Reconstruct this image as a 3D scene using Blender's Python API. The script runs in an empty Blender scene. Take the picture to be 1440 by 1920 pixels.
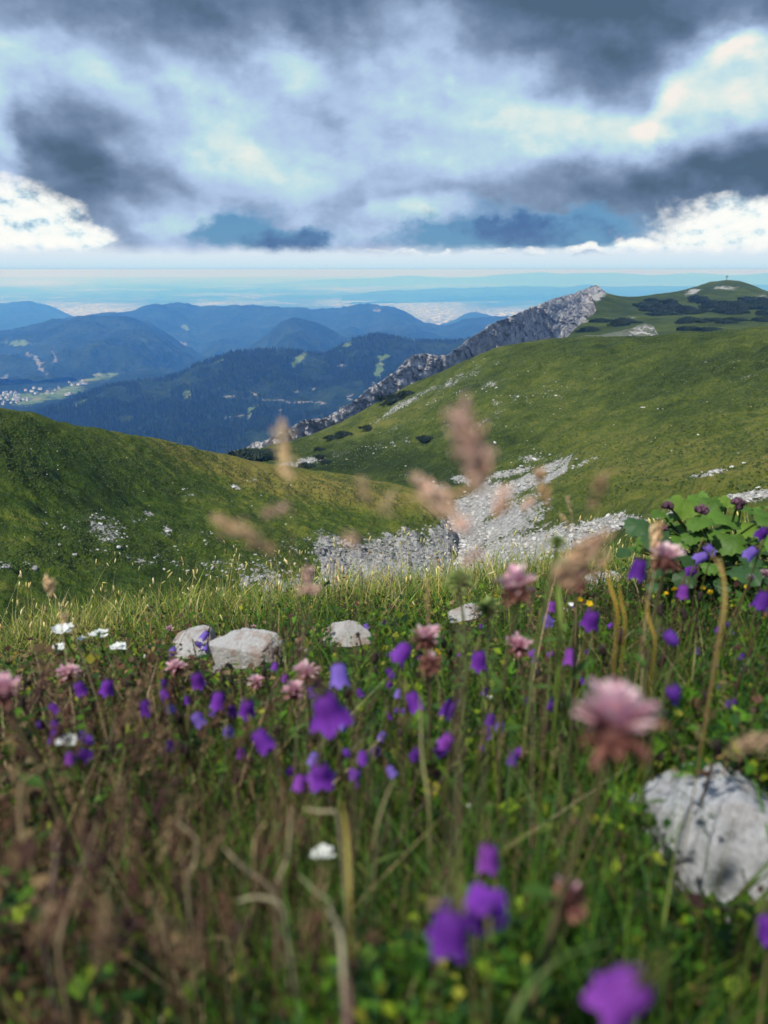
import bpy, math, random
import numpy as np
from math import radians, sin, cos, tan, atan, atan2, pi, sqrt
from mathutils import Vector, Matrix, Euler
from mathutils.bvhtree import BVHTree

random.seed(7)
RNG = np.random.default_rng(11)
SC = bpy.context.scene
COL = SC.collection

# ------------------------------------------------------------------ camera
F = 1450.0                      # focal length in photo pixels (1440 x 1920)
HORIZON_Y = 505.0
PITCH = atan((960 - HORIZON_Y) / F)
cam_d = bpy.data.cameras.new('camera')
cam_d.sensor_fit = 'VERTICAL'
cam_d.sensor_height = 36.0
cam_d.lens = 36.0 * F / 1920.0
cam_d.clip_start = 0.01
cam_d.clip_end = 400000.0
cam_d.dof.use_dof = True
cam_d.dof.focus_distance = 4.2
cam_d.dof.aperture_fstop = 6.2
cam = bpy.data.objects.new('camera', cam_d)
COL.objects.link(cam)
cam.location = (0, 0, 0)
cam.rotation_euler = (pi / 2 - PITCH, 0, 0)
SC.camera = cam

# ------------------------------------------------------------------ render
SC.render.engine = 'CYCLES'
SC.cycles.use_denoising = True
try:
    SC.cycles.denoiser = 'OPENIMAGEDENOISE'
except Exception:
    pass
SC.cycles.max_bounces = 5
SC.cycles.diffuse_bounces = 2
SC.cycles.glossy_bounces = 1
SC.cycles.transmission_bounces = 3
SC.cycles.volume_bounces = 1
SC.cycles.use_fast_gi = False
SC.view_settings.view_transform = 'Standard'
SC.view_settings.look = 'None'
SC.view_settings.gamma = 1.0
SC.view_settings.use_curve_mapping = False
SC.view_settings.exposure = 0.2


def ray(px, py):
    """unit horizontal direction and slope of the line of sight through a photo pixel"""
    a = (px - 720.0) / F
    b = (960.0 - py) / F
    X = a
    Y = cos(PITCH) + b * sin(PITCH)
    Z = -sin(PITCH) + b * cos(PITCH)
    h = sqrt(X * X + Y * Y)
    return X / h, Y / h, Z / h


def P(px, py, r):
    hx, hy, t = ray(px, py)
    return Vector((hx * r, hy * r, t * r))


def project(v):
    """photo pixels of an (N,3) array of points"""
    x, y, z = v[:, 0], v[:, 1], v[:, 2]
    d = y * cos(PITCH) - z * sin(PITCH)
    u = y * sin(PITCH) + z * cos(PITCH)
    d = np.maximum(d, 1e-3)
    return 720 + F * x / d, 960 - F * u / d


# ------------------------------------------------------------------ sun
SUN_TO = Vector((-0.50, -0.52, 0.92)).normalized()
sun_d = bpy.data.lights.new('sun', 'SUN')
sun_d.energy = 5.0
sun_d.angle = radians(1.5)
sun_d.color = (1.0, 0.95, 0.86)
sun = bpy.data.objects.new('sun', sun_d)
COL.objects.link(sun)
sun.rotation_euler = SUN_TO.to_track_quat('Z', 'Y').to_euler()
sun.location = (-40, 20, 60)

# ------------------------------------------------------------------ sky
W = bpy.data.worlds.new('World')
SC.world = W
W.use_nodes = True


class NT:
    """small helper for writing node trees"""
    def __init__(s, tree):
        s.t = tree
        tree.nodes.clear()

    def n(s, kind, **kw):
        o = s.t.nodes.new(kind)
        for k, v in kw.items():
            setattr(o, k, v)
        return o

    def link(s, a, b):
        s.t.links.new(a, b)

    def setin(s, sock, v):
        if isinstance(v, bpy.types.NodeSocket):
            s.link(v, sock)
        else:
            sock.default_value = v

    def m(s, op, a, b=None, c=None, clamp=False):
        o = s.n('ShaderNodeMath', operation=op)
        o.use_clamp = clamp
        s.setin(o.inputs[0], a)
        if b is not None:
            s.setin(o.inputs[1], b)
        if c is not None:
            s.setin(o.inputs[2], c)
        return o.outputs[0]

    def v(s, op, a, b=None, c=None):
        o = s.n('ShaderNodeVectorMath', operation=op)
        s.setin(o.inputs[0], a)
        if b is not None:
            if op == 'SCALE':
                s.setin(o.inputs[3], b)
            else:
                s.setin(o.inputs[1], b)
        if c is not None:
            s.setin(o.inputs[2], c)
        return o.outputs[0]

    def comb(s, x, y, z):
        o = s.n('ShaderNodeCombineXYZ')
        s.setin(o.inputs[0], x); s.setin(o.inputs[1], y); s.setin(o.inputs[2], z)
        return o.outputs[0]

    def noise(s, vec, scale, detail=4, rough=0.55, out=0, dist=0.0):
        o = s.n('ShaderNodeTexNoise')
        s.setin(o.inputs['Vector'], vec)
        s.setin(o.inputs['Scale'], scale)
        o.inputs['Detail'].default_value = detail
        o.inputs['Roughness'].default_value = rough
        o.inputs['Distortion'].default_value = dist
        return o.outputs[out]

    def ramp(s, fac, stops, interp='LINEAR'):
        o = s.n('ShaderNodeValToRGB')
        cr = o.color_ramp
        cr.interpolation = interp
        while len(cr.elements) < len(stops):
            cr.elements.new(0.5)
        for e, (p, c) in zip(cr.elements, stops):
            e.position = p
            e.color = (c[0], c[1], c[2], 1) if hasattr(c, '__len__') else (c, c, c, 1)
        s.setin(o.inputs[0], fac)
        return o.outputs[0]

    def mix(s, fac, a, b, mode='MIX'):
        o = s.n('ShaderNodeMix', data_type='RGBA', blend_type=mode)
        s.setin(o.inputs[0], fac)
        def c(x):
            return x if isinstance(x, bpy.types.NodeSocket) else (x[0], x[1], x[2], 1)
        s.setin(o.inputs[6], c(a)); s.setin(o.inputs[7], c(b))
        return o.outputs[2]

    def smooth(s, x, lo, hi):
        o = s.n('ShaderNodeMapRange', interpolation_type='SMOOTHSTEP')
        s.setin(o.inputs[0], x)
        o.inputs[1].default_value = lo; o.inputs[2].default_value = hi
        o.inputs[3].default_value = 0; o.inputs[4].default_value = 1
        return o.outputs[0]


def azel(px, py):
    hx, hy, t = ray(px, py)
    return atan2(hx, hy), atan(t)


SKY_STRENGTH = 0.1


def build_world():
    g = NT(W.node_tree)
    tc = g.n('ShaderNodeTexCoord')
    d = tc.outputs['Generated']
    sep = g.n('ShaderNodeSeparateXYZ'); g.link(d, sep.inputs[0])
    az = g.m('ARCTAN2', sep.outputs[0], sep.outputs[1])
    el = g.m('ARCSINE', sep.outputs[2])
    q = g.comb(az, el, 0.0)
    ds = g.v('MULTIPLY', d, (1.0, 1.0, 1.5))
    w1 = g.v('SUBTRACT', g.noise(ds, 6.0, 2, 0.5, 1), (0.5, 0.5, 0.5))
    w2 = g.v('SUBTRACT', g.noise(ds, 18.0, 4, 0.55, 1), (0.5, 0.5, 0.5))
    w = g.v('ADD', g.v('SCALE', w1, 0.07), g.v('SCALE', w2, 0.05))
    w = g.v('MULTIPLY', w, (1.0, 0.8, 0.0))
    qw = g.v('ADD', q, w)
    qh = g.v('ADD', q, g.v('MULTIPLY', g.v('SCALE', w2, 0.065), (1.0, 0.7, 0.0)))

    def blob(px, py, sx, sy, rot=0, vec=None):
        a, e = azel(px, py)
        src = qw if vec is None else vec
        ix, iy = F / sx, F / sy
        if abs(rot) < 9:
            p = g.v('MULTIPLY_ADD', src, (ix, iy, 0), (-a * ix, -e * iy, 0))
            r2 = g.n('ShaderNodeVectorMath', operation='DOT_PRODUCT')
            g.link(p, r2.inputs[0]); g.link(p, r2.inputs[1])
            r2 = r2.outputs['Value']
        else:
            c_, s_ = cos(radians(rot)), sin(radians(rot))
            def dot(ax, ay):
                o = g.n('ShaderNodeVectorMath', operation='DOT_PRODUCT')
                g.link(src, o.inputs[0]); o.inputs[1].default_value = (ax, ay, 0)
                return g.m('SUBTRACT', o.outputs['Value'], a * ax + e * ay)
            u = dot(c_ * ix, s_ * ix); v = dot(-s_ * iy, c_ * iy)
            r2 = g.m('MULTIPLY_ADD', u, u, g.m('MULTIPLY', v, v))
        k = g.m('SUBTRACT', 1.0, r2, clamp=True)
        return g.m('MULTIPLY', k, k) if vec is None else k

    def acc(blobs, base, vec=None):
        s = base
        for (px, py, sx, sy, rot, wt) in blobs:
            s = g.m('MULTIPLY_ADD', blob(px, py, sx, sy, rot, vec), wt, s)
        return s

    def dense(vec):
        # billowing density: soft large masses with smaller swellings riding on them
        a = g.noise(vec, 5.5, 2, 0.5)
        b = g.noise(vec, 13.0, 4, 0.45)
        return g.m('MULTIPLY_ADD', b, 0.45, a)
    n0 = dense(ds)
    n0b = dense(g.v('ADD', ds, (0.012, 0.0, 0.022)))
    n2 = g.noise(ds, 32.0, 5, 0.58)
    n2b = g.noise(g.v('ADD', ds, (0.006, 0.0, 0.010)), 32.0, 4, 0.55)
    relL = g.m('SUBTRACT', n0, n0b)
    relS = g.m('SUBTRACT', n2, n2b)
    base = g.m('MULTIPLY_ADD', g.m('SUBTRACT', n0, 0.72), 0.26, 0.50)
    base = g.m('MULTIPLY_ADD', relL, 0.36, base)
    base = g.m('MULTIPLY_ADD', relS, 0.14, base)
    base = g.m('MULTIPLY_ADD', g.m('SUBTRACT', n2, 0.5), 0.05, base)
    # billows: swellings with lit rims and soft shaded undersides
    nb = g.noise(ds, 11.0, 5, 0.5)
    nbb = g.noise(g.v('ADD', ds, (0.010, 0.0, 0.020)), 11.0, 5, 0.5)
    rim = g.m('SUBTRACT', g.smooth(nb, 0.40, 0.60), g.smooth(nbb, 0.40, 0.60))
    base = g.m('MULTIPLY_ADD', rim, 0.085, base)
    base = g.m('MULTIPLY_ADD', g.m('SUBTRACT', g.smooth(nb, 0.47, 0.56), 0.5), 0.03, base)
    T = acc(TONES, base)
    cloud = g.ramp(T, [(0.0, (0.068, 0.118, 0.185)), (0.16, (0.105, 0.168, 0.27)), (0.34, (0.175, 0.25, 0.375)),
                       (0.50, (0.275, 0.37, 0.54)), (0.64, (0.38, 0.50, 0.70)), (0.78, (0.44, 0.63, 0.70)),
                       (0.90, (0.62, 0.72, 0.70)), (1.0, (0.80, 0.76, 0.71))])
    # blue shade under the far cloud deck
    gap = acc([(430, 428, 110, 44, 12, 1.7), (480, 446, 140, 40, 4, 1.4), (570, 452, 110, 36, 0, 1.5), (960, 430, 260, 62, 2, 1.9), (1100, 440, 150, 56, 0, 1.5),
               (850, 450, 170, 34, 0, 1.2)], g.m('MULTIPLY_ADD', g.m('SUBTRACT', n2, 0.5), 3.0, -0.40), qh)
    gapm = g.smooth(gap, -0.1, 1.75)
    deep = g.smooth(acc([(545, 452, 110, 34, 4, 1.5), (985, 425, 150, 44, 3, 1.5), (1150, 445, 40, 40, 0, 0.7)], g.m('MULTIPLY_ADD', g.m('SUBTRACT', n2, 0.5), 3.0, -0.25), qh), -0.1, 1.7)
    sky = g.n('ShaderNodeTexSky', sky_type='NISHITA')
    sky.sun_disc = False
    sky.sun_elevation = math.asin(SUN_TO.z)
    sky.sun_rotation = atan2(SUN_TO.x, SUN_TO.y)
    sky.altitude = 1800
    clear = g.v('SCALE', sky.outputs[0], SKY_STRENGTH)
    blue = g.mix(deep, (0.075, 0.235, 0.43), (0.014, 0.085, 0.27))
    blue = g.mix(0.10, blue, clear)
    c = g.mix(gapm, cloud, blue)
    # sunlit cumulus low on both sides
    wht = acc([(50, 432, 165, 92, -16, 2.6), (150, 448, 80, 40, 0, 0.7), (1420, 440, 250, 68, 0, 2.6), (1300, 468, 210, 24, 0, 1.6), (1000, 470, 300, 10, 0, 1.5), (760, 474, 200, 7, 0, 1.0)],
              g.m('MULTIPLY_ADD', g.m('SUBTRACT', n2, 0.5), 2.6, -0.65), qh)
    whtm = g.smooth(wht, -0.1, 1.5)
    whc = g.ramp(g.m('MULTIPLY_ADD', relS, 1.2, g.m('MULTIPLY_ADD', g.m('SUBTRACT', n2, 0.5), 1.0, 0.66)),
                 [(0.22, (0.30, 0.44, 0.58)), (0.42, (0.56, 0.70, 0.76)), (0.60, (0.80, 0.84, 0.82)), (1, (0.90, 0.88, 0.84))])
    c = g.mix(whtm, c, whc)
    # pale strip of far air between the deck and the land
    elw = g.m('MULTIPLY_ADD', g.m('SUBTRACT', n2, 0.5), 0.016, el)
    st = g.smooth(elw, 0.030, 0.0145)
    stripc = g.ramp(g.m('MULTIPLY', el, 25.0), [(0.0, (0.38, 0.57, 0.76)), (0.07, (0.46, 0.64, 0.77)), (0.16, (0.52, 0.67, 0.77)), (0.42, (0.60, 0.70, 0.78)), (0.6, (0.64, 0.71, 0.80))])
    c = g.mix(st, c, stripc)
    bg = g.n('ShaderNodeBackground')
    g.link(g.v('SCALE', c, 1.0 / SKY_STRENGTH), bg.inputs['Color'])
    bg.inputs['Strength'].default_value = SKY_STRENGTH
    out = g.n('ShaderNodeOutputWorld')
    g.link(bg.outputs[0], out.inputs['Surface'])


TONES = [  # light and dark masses of the cloud deck: x, y, half sizes, rotation, weight
    (330, -20, 500, 130, 4, -0.34), (700, -30, 380, 150, 0, -0.18), (760, 60, 140, 160, 0, 0.18),
    (1130, 30, 380, 190, -12, -0.46), (1080, 140, 170, 70, -28, -0.16), (900, -20, 270, 110, 0, -0.10),
    (110, 160, 300, 90, 10, 0.20), (20, 100, 190, 130, 0, 0.14), (430, 120, 220, 80, 20, 0.08),
    (140, 285, 230, 130, -10, -0.40), (200, 335, 150, 70, 0, -0.14), (330, 195, 220, 50, -14, -0.10),
    (548, 120, 90, 60, 0, 0.26), (390, 235, 210, 110, 10, 0.24), (450, 340, 200, 120, 0, 0.14), (680, 270, 280, 190, 0, 0.12),
    (960, 165, 270, 140, -20, 0.28), (860, 270, 230, 110, 0, 0.16), (960, 130, 90, 50, 0, 0.10), (560, 380, 120, 60, 0, 0.05),
    (1270, 190, 200, 90, 30, 0.34), (1235, 215, 90, 36, 42, 0.26), (1385, 110, 150, 80, 20, 0.36), (1370, 105, 60, 24, 34, 0.22), (1425, 190, 70, 60, 0, 0.34), (1340, 235, 90, 70, 0, 0.18),
    (1120, 225, 180, 90, 0, 0.18), (1300, 285, 60, 50, 0, -0.20),
    (1280, 345, 440, 80, -4, -0.34), (1430, 325, 220, 90, -16, -0.26), (900, 368, 300, 50, 0, -0.12), (600, 405, 200, 50, 0, -0.08), (520, 300, 260, 150, 0, 0.10),
    (1430, 10, 170, 70, 0, -0.14), (785, 395, 110, 46, 0, 0.40), (650, 440, 110, 46, 0, 0.16), (330, 440, 120, 70, 0, 0.20), (0, 270, 40, 120, 0, 0.34),
]


build_world()
W.cycles.sampling_method = 'MANUAL'
W.cycles.sample_map_resolution = 512

# ------------------------------------------------------------------ numpy noise
def _hash(ix, iy, iz, seed):
    h = (ix.astype(np.uint32) * np.uint32(374761393) + iy.astype(np.uint32) * np.uint32(668265263)
         + iz.astype(np.uint32) * np.uint32(2246822519) + np.uint32((seed * 974711 + 12345) & 0xffffffff))
    h = (h ^ (h >> np.uint32(13))) * np.uint32(1274126177)
    h = h ^ (h >> np.uint32(16))
    return h.astype(np.float64) / 4294967295.0


def vnoise(p, seed=0):
    f = np.floor(p)
    i = f.astype(np.int64)
    t = p - f
    t = t * t * t * (t * (t * 6 - 15) + 10)
    r = 0.0
    for dx in (0, 1):
        wx = t[:, 0] if dx else 1 - t[:, 0]
        for dy in (0, 1):
            wy = t[:, 1] if dy else 1 - t[:, 1]
            for dz in (0, 1):
                wz = t[:, 2] if dz else 1 - t[:, 2]
                r = r + wx * wy * wz * _hash(i[:, 0] + dx, i[:, 1] + dy, i[:, 2] + dz, seed)
    return r


def fbm(p, octaves=4, seed=0, gain=0.5, ridged=False):
    a, s, tot = 1.0, 0.0, 0.0
    q = p.copy()
    for o in range(octaves):
        n = vnoise(q, seed + o * 17)
        if ridged:
            n = 1 - np.abs(2 * n - 1)
        s = s + a * n
        tot += a
        a *= gain
        q = q * 2.03 + 11.3
    return s / tot


def sstep(x, lo, hi):
    t = np.clip((x - lo) / (hi - lo), 0, 1)
    return t * t * (3 - 2 * t)


def pchip(xs, ys, x):
    """smooth monotone interpolation of ys (n, k) at x"""
    xs = np.asarray(xs, float); ys = np.asarray(ys, float)
    h = np.diff(xs)
    dl = np.diff(ys, axis=0) / h[:, None]
    m = np.zeros_like(ys)
    m[0] = dl[0]; m[-1] = dl[-1]
    for k in range(1, len(xs) - 1):
        a, b = dl[k - 1], dl[k]
        w1 = 2 * h[k] + h[k - 1]; w2 = h[k] + 2 * h[k - 1]
        ok = a * b > 0
        with np.errstate(divide='ignore', invalid='ignore'):
            mm = (w1 + w2) / (w1 / a + w2 / b)
        m[k] = np.where(ok, mm, 0)
    i = np.clip(np.searchsorted(xs, x, side='right') - 1, 0, len(xs) - 2)
    t = ((x - xs[i]) / h[i])[:, None]
    hh = h[i][:, None]
    return ((2 * t**3 - 3 * t**2 + 1) * ys[i] + (t**3 - 2 * t**2 + t) * hh * m[i]
            + (-2 * t**3 + 3 * t**2) * ys[i + 1] + (t**3 - t**2) * hh * m[i + 1])


# ------------------------------------------------------------------ objects
def tag(o, label=None, cat=None, group=None, kind=None):
    if label: o['label'] = label
    if cat: o['category'] = cat
    if group: o['group'] = group
    if kind: o['kind'] = kind
    return o


def link(o, parent=None):
    COL.objects.link(o)
    if parent is not None:
        o.parent = parent
    return o


def mesh_data(name, verts, faces, mats=(), attrs=None, smooth=True, midx=None):
    """faces: (n,3) or (n,4) array"""
    verts = np.asarray(verts, np.float32)
    faces = np.asarray(faces, np.int32)
    me = bpy.data.meshes.new(name)
    k = faces.shape[1]
    me.vertices.add(len(verts)); me.vertices.foreach_set('co', verts.ravel())
    me.loops.add(faces.size); me.loops.foreach_set('vertex_index', faces.ravel())
    me.polygons.add(len(faces))
    me.polygons.foreach_set('loop_start', np.arange(0, faces.size, k, dtype=np.int32))
    me.polygons.foreach_set('loop_total', np.full(len(faces), k, np.int32))
    me.polygons.foreach_set('use_smooth', np.full(len(faces), bool(smooth)))
    if midx is not None:
        me.polygons.foreach_set('material_index', np.asarray(midx, np.int32))
    me.update(calc_edges=True)
    me.validate()
    for mt in mats:
        me.materials.append(mt)
    for nm, arr in (attrs or {}).items():
        arr = np.asarray(arr, np.float32)
        if arr.ndim == 1:
            at = me.attributes.new(nm, 'FLOAT', 'POINT'); at.data.foreach_set('value', arr)
        else:
            at = me.attributes.new(nm, 'FLOAT_COLOR', 'POINT')
            c4 = np.ones((len(arr), 4), np.float32); c4[:, :3] = arr
            at.data.foreach_set('color', c4.ravel())
    return me


def obj(name, me, parent=None, loc=None):
    o = bpy.data.objects.new(name, me)
    link(o, parent)
    if loc is not None:
        o.location = loc
    return o


def empty(name, loc):
    o = bpy.data.objects.new(name, None)
    o.empty_display_size = 0.05
    o.location = loc
    return link(o)


class MB:
    """collects shapes into one mesh"""
    def __init__(s):
        s.v = []; s.f = []; s.n = 0; s.c = []

    def add(s, v, f, c=None):
        v = np.asarray(v, float); f = np.asarray(f, int)
        if f.shape[1] == 4:
            f = np.vstack([f[:, [0, 1, 2]], f[:, [0, 2, 3]]])
        s.v.append(v); s.f.append(f + s.n); s.n += len(v)
        if c is not None:
            c = np.asarray(c, float)
            s.c.append(np.tile(c, (len(v), 1)) if c.ndim == 1 else c)

    def tube(s, pts, rad, sides=5, c=None):
        pts = np.asarray(pts, float); n = len(pts)
        rad = np.broadcast_to(np.asarray(rad, float), (n,))
        vs = []
        for i in range(n):
            t = pts[min(i + 1, n - 1)] - pts[max(i - 1, 0)]
            t = t / (np.linalg.norm(t) + 1e-12)
            a = np.cross(t, (0.31, 0.87, 0.2)); a /= np.linalg.norm(a) + 1e-12
            b = np.cross(t, a)
            for k in range(sides):
                an = 2 * pi * k / sides
                vs.append(pts[i] + rad[i] * (cos(an) * a + sin(an) * b))
        fs = []
        for i in range(n - 1):
            for k in range(sides):
                k2 = (k + 1) % sides
                fs.append((i * sides + k, i * sides + k2, (i + 1) * sides + k2, (i + 1) * sides + k))
        s.add(vs, fs, c)

    def lathe(s, prof, sides=16, c=None, wave=0, amp=0.0, mat=None):
        vs, fs = [], []
        n = len(prof)
        for i, (r, z) in enumerate(prof):
            for k in range(sides):
                an = 2 * pi * k / sides
                rr, zz = r, z
                if wave:
                    q = (i / (n - 1)) ** 3
                    rr = r * (1 + 0.12 * q * cos(wave * an))
                    zz = z + amp * q * cos(wave * an)
                vs.append((rr * cos(an), rr * sin(an), zz))
        for i in range(n - 1):
            for k in range(sides):
                k2 = (k + 1) % sides
                fs.append((i * sides + k, i * sides + k2, (i + 1) * sides + k2, (i + 1) * sides + k))
        vs = np.array(vs)
        if mat is not None:
            vs = vs @ np.array(mat.to_3x3()).T + np.array(mat.translation)
        s.add(vs, fs, c)

    def data(s, name, mats, smooth=True, wantcol=True):
        at = {'Col': np.vstack(s.c)} if (wantcol and s.c) else None
        return mesh_data(name, np.vstack(s.v), np.vstack(s.f), mats, at, smooth)


def ico(sub):
    t = (1 + 5 ** .5) / 2
    v = [(-1, t, 0), (1, t, 0), (-1, -t, 0), (1, -t, 0), (0, -1, t), (0, 1, t), (0, -1, -t), (0, 1, -t), (t, 0, -1), (t, 0, 1), (-t, 0, -1), (-t, 0, 1)]
    f = [(0, 11, 5), (0, 5, 1), (0, 1, 7), (0, 7, 10), (0, 10, 11), (1, 5, 9), (5, 11, 4), (11, 10, 2), (10, 7, 6), (7, 1, 8),
         (3, 9, 4), (3, 4, 2), (3, 2, 6), (3, 6, 8), (3, 8, 9), (4, 9, 5), (2, 4, 11), (6, 2, 10), (8, 6, 7), (9, 8, 1)]
    v = [np.array(a) / np.linalg.norm(a) for a in v]
    for _ in range(sub):
        cache = {}
        nf = []
        def mid(a, b):
            k = (min(a, b), max(a, b))
            if k not in cache:
                m = v[a] + v[b]; v.append(m / np.linalg.norm(m)); cache[k] = len(v) - 1
            return cache[k]
        for a, b, c in f:
            ab, bc, ca = mid(a, b), mid(b, c), mid(c, a)
            nf += [(a, ab, ca), (b, bc, ab), (c, ca, bc), (ab, bc, ca)]
        f = nf
    return np.array(v), np.array(f)


def scatter_mesh(name, bases, idx, pos, rot, scl, mats, cols=None, smooth=True, attr='Col'):
    """joins copies of the small base meshes (list of (v,f)) at the given places; rot (N,3,3), scl (N,3)"""
    VV, FF, CC = [], [], []
    off = 0
    for b, (bv, bf) in enumerate(bases):
        sel = np.where(idx == b)[0]
        if len(sel) == 0:
            continue
        v = bv[None] * scl[sel][:, None, :]
        v = np.einsum('nij,nkj->nki', rot[sel], v) + pos[sel][:, None, :]
        f = bf[None] + (np.arange(len(sel)) * len(bv))[:, None, None] + off
        VV.append(v.reshape(-1, 3)); FF.append(f.reshape(-1, 3)); off += v.shape[0] * v.shape[1]
        if cols is not None:
            CC.append(np.repeat(cols[sel], len(bv), axis=0))
    at = {attr: np.vstack(CC)} if cols is not None else None
    return mesh_data(name, np.vstack(VV), np.vstack(FF), mats, at, smooth)


def rotz(a):
    c, s = np.cos(a), np.sin(a)
    o, z = np.ones_like(a), np.zeros_like(a)
    return np.stack([np.stack([c, -s, z], -1), np.stack([s, c, z], -1), np.stack([z, z, o], -1)], -2)


def rotx(a):
    c, s = np.cos(a), np.sin(a)
    o, z = np.ones_like(a), np.zeros_like(a)
    return np.stack([np.stack([o, z, z], -1), np.stack([z, c, -s], -1), np.stack([z, s, c], -1)], -2)


# ------------------------------------------------------------------ materials
def mat(name):
    m = bpy.data.materials.new(name)
    m.use_nodes = True
    return m, NT(m.node_tree)


def finish(g, color, rough=0.85, bump=None, bstr=0.3, bdist=0.02, spec=0.25, trans=None):
    b = g.n('ShaderNodeBsdfPrincipled')
    g.setin(b.inputs['Base Color'], color if isinstance(color, bpy.types.NodeSocket) else (*color, 1))
    g.setin(b.inputs['Roughness'], rough)
    b.inputs['Specular IOR Level'].default_value = spec
    if bump is not None:
        bp = g.n('ShaderNodeBump')
        bp.inputs['Strength'].default_value = bstr
        bp.inputs['Distance'].default_value = bdist
        g.link(bump, bp.inputs['Height'])
        g.link(bp.outputs[0], b.inputs['Normal'])
    o = g.n('ShaderNodeOutputMaterial')
    sh = b.outputs[0]
    if trans:
        tr = g.n('ShaderNodeBsdfTranslucent')
        g.setin(tr.inputs['Color'], color if isinstance(color, bpy.types.NodeSocket) else (*color, 1))
        mx = g.n('ShaderNodeMixShader')
        mx.inputs[0].default_value = trans
        g.link(sh, mx.inputs[1]); g.link(tr.outputs[0], mx.inputs[2])
        sh = mx.outputs[0]
    g.link(sh, o.inputs['Surface'])
    return b


def attr(g, name, out='Fac'):
    a = g.n('ShaderNodeAttribute')
    a.attribute_name = name
    return a.outputs[out]


def objcoord(g):
    return g.n('ShaderNodeTexCoord').outputs['Object']


def make_plant_mat(name, trans=0.35, rough=0.6, vary=0.35, scale=90.0):
    m, g = mat(name)
    c = attr(g, 'Col', 'Color')
    oi = g.n('ShaderNodeObjectInfo').outputs['Random']
    n = g.noise(objcoord(g), scale, 3)
    k = g.m('MULTIPLY_ADD', g.m('SUBTRACT', n, 0.5), vary * 2, 1.0)
    k = g.m('MULTIPLY_ADD', g.m('SUBTRACT', oi, 0.5), 0.22, k)
    finish(g, g.v('SCALE', c, k), rough, spec=0.2, trans=trans)
    return m


M_GRASS = make_plant_mat('grass_blades', 0.4, 0.55, 0.2, 40)
M_PLANT = make_plant_mat('plant_tissue', 0.35, 0.6)
M_PETAL = make_plant_mat('petal_tissue', 0.45, 0.7, 0.3, 260)
M_DRY = make_plant_mat('dry_straw', 0.3, 0.8, 0.4, 300)


def make_turf(name, kind):
    """far grass slopes with limestone showing where the rock attribute is high"""
    m, g = mat(name)
    co = objcoord(g)
    big = g.noise(co, 0.022, 4, 0.55)
    stretched = g.v('MULTIPLY', co, (0.6, 1.5, 1.0))
    midn = g.noise(stretched, 0.16, 5, 0.62)
    fine = g.noise(co, 1.1, 4, 0.65)
    fine2 = g.noise(co, 3.4, 3, 0.6)
    t = g.m('MULTIPLY_ADD', g.m('SUBTRACT', midn, 0.5), 1.0, big)
    t = g.m('MULTIPLY_ADD', g.m('SUBTRACT', fine, 0.5), 0.95, t)
    t = g.m('MULTIPLY_ADD', g.m('SUBTRACT', fine2, 0.5), 0.6, t)
    t = g.m('ADD', t, attr(g, 'dry'))  # attribute also carries sun and shade put into the grass colour
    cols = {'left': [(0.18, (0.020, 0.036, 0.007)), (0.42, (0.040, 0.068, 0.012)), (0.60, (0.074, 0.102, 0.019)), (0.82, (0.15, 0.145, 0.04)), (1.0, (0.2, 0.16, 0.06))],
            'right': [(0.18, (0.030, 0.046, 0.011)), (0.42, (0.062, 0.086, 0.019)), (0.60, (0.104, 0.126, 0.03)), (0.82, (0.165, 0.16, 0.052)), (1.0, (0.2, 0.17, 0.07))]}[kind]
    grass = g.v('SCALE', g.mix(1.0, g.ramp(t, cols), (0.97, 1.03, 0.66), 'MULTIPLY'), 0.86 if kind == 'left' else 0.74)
    rn = g.noise(co, 0.9, 5, 0.7)
    rn2 = g.noise(co, 4.0, 4, 0.65)
    rock = g.ramp(g.m('MULTIPLY_ADD', g.m('SUBTRACT', rn2, 0.5), 0.9, rn),
                  [(0.22, (0.10, 0.10, 0.095)), (0.42, (0.24, 0.24, 0.23)), (0.6, (0.37, 0.37, 0.36)), (0.85, (0.50, 0.49, 0.47))])
    sp = g.noise(co, 1.7, 4, 0.7)
    f = g.m('ADD', attr(g, 'rock'), g.m('MULTIPLY', g.m('SUBTRACT', sp, 0.5), 1.5))
    f = g.smooth(f, 0.44, 0.56)
    c = g.mix(f, grass, rock)
    h = g.m('ADD', g.m('MULTIPLY', fine, 0.5), g.m('MULTIPLY', fine2, 0.25))
    h = g.m('ADD', h, g.m('MULTIPLY', midn, 0.9))
    finish(g, c, 0.95, h, 1.0, 1.5, 0.1)
    return m


M_TURF_L = make_turf('turf_painted_shade', 'left')  # darker palette: the left slope's shade is put into its colour
M_TURF_R = make_turf('turf_open_side', 'right')


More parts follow.
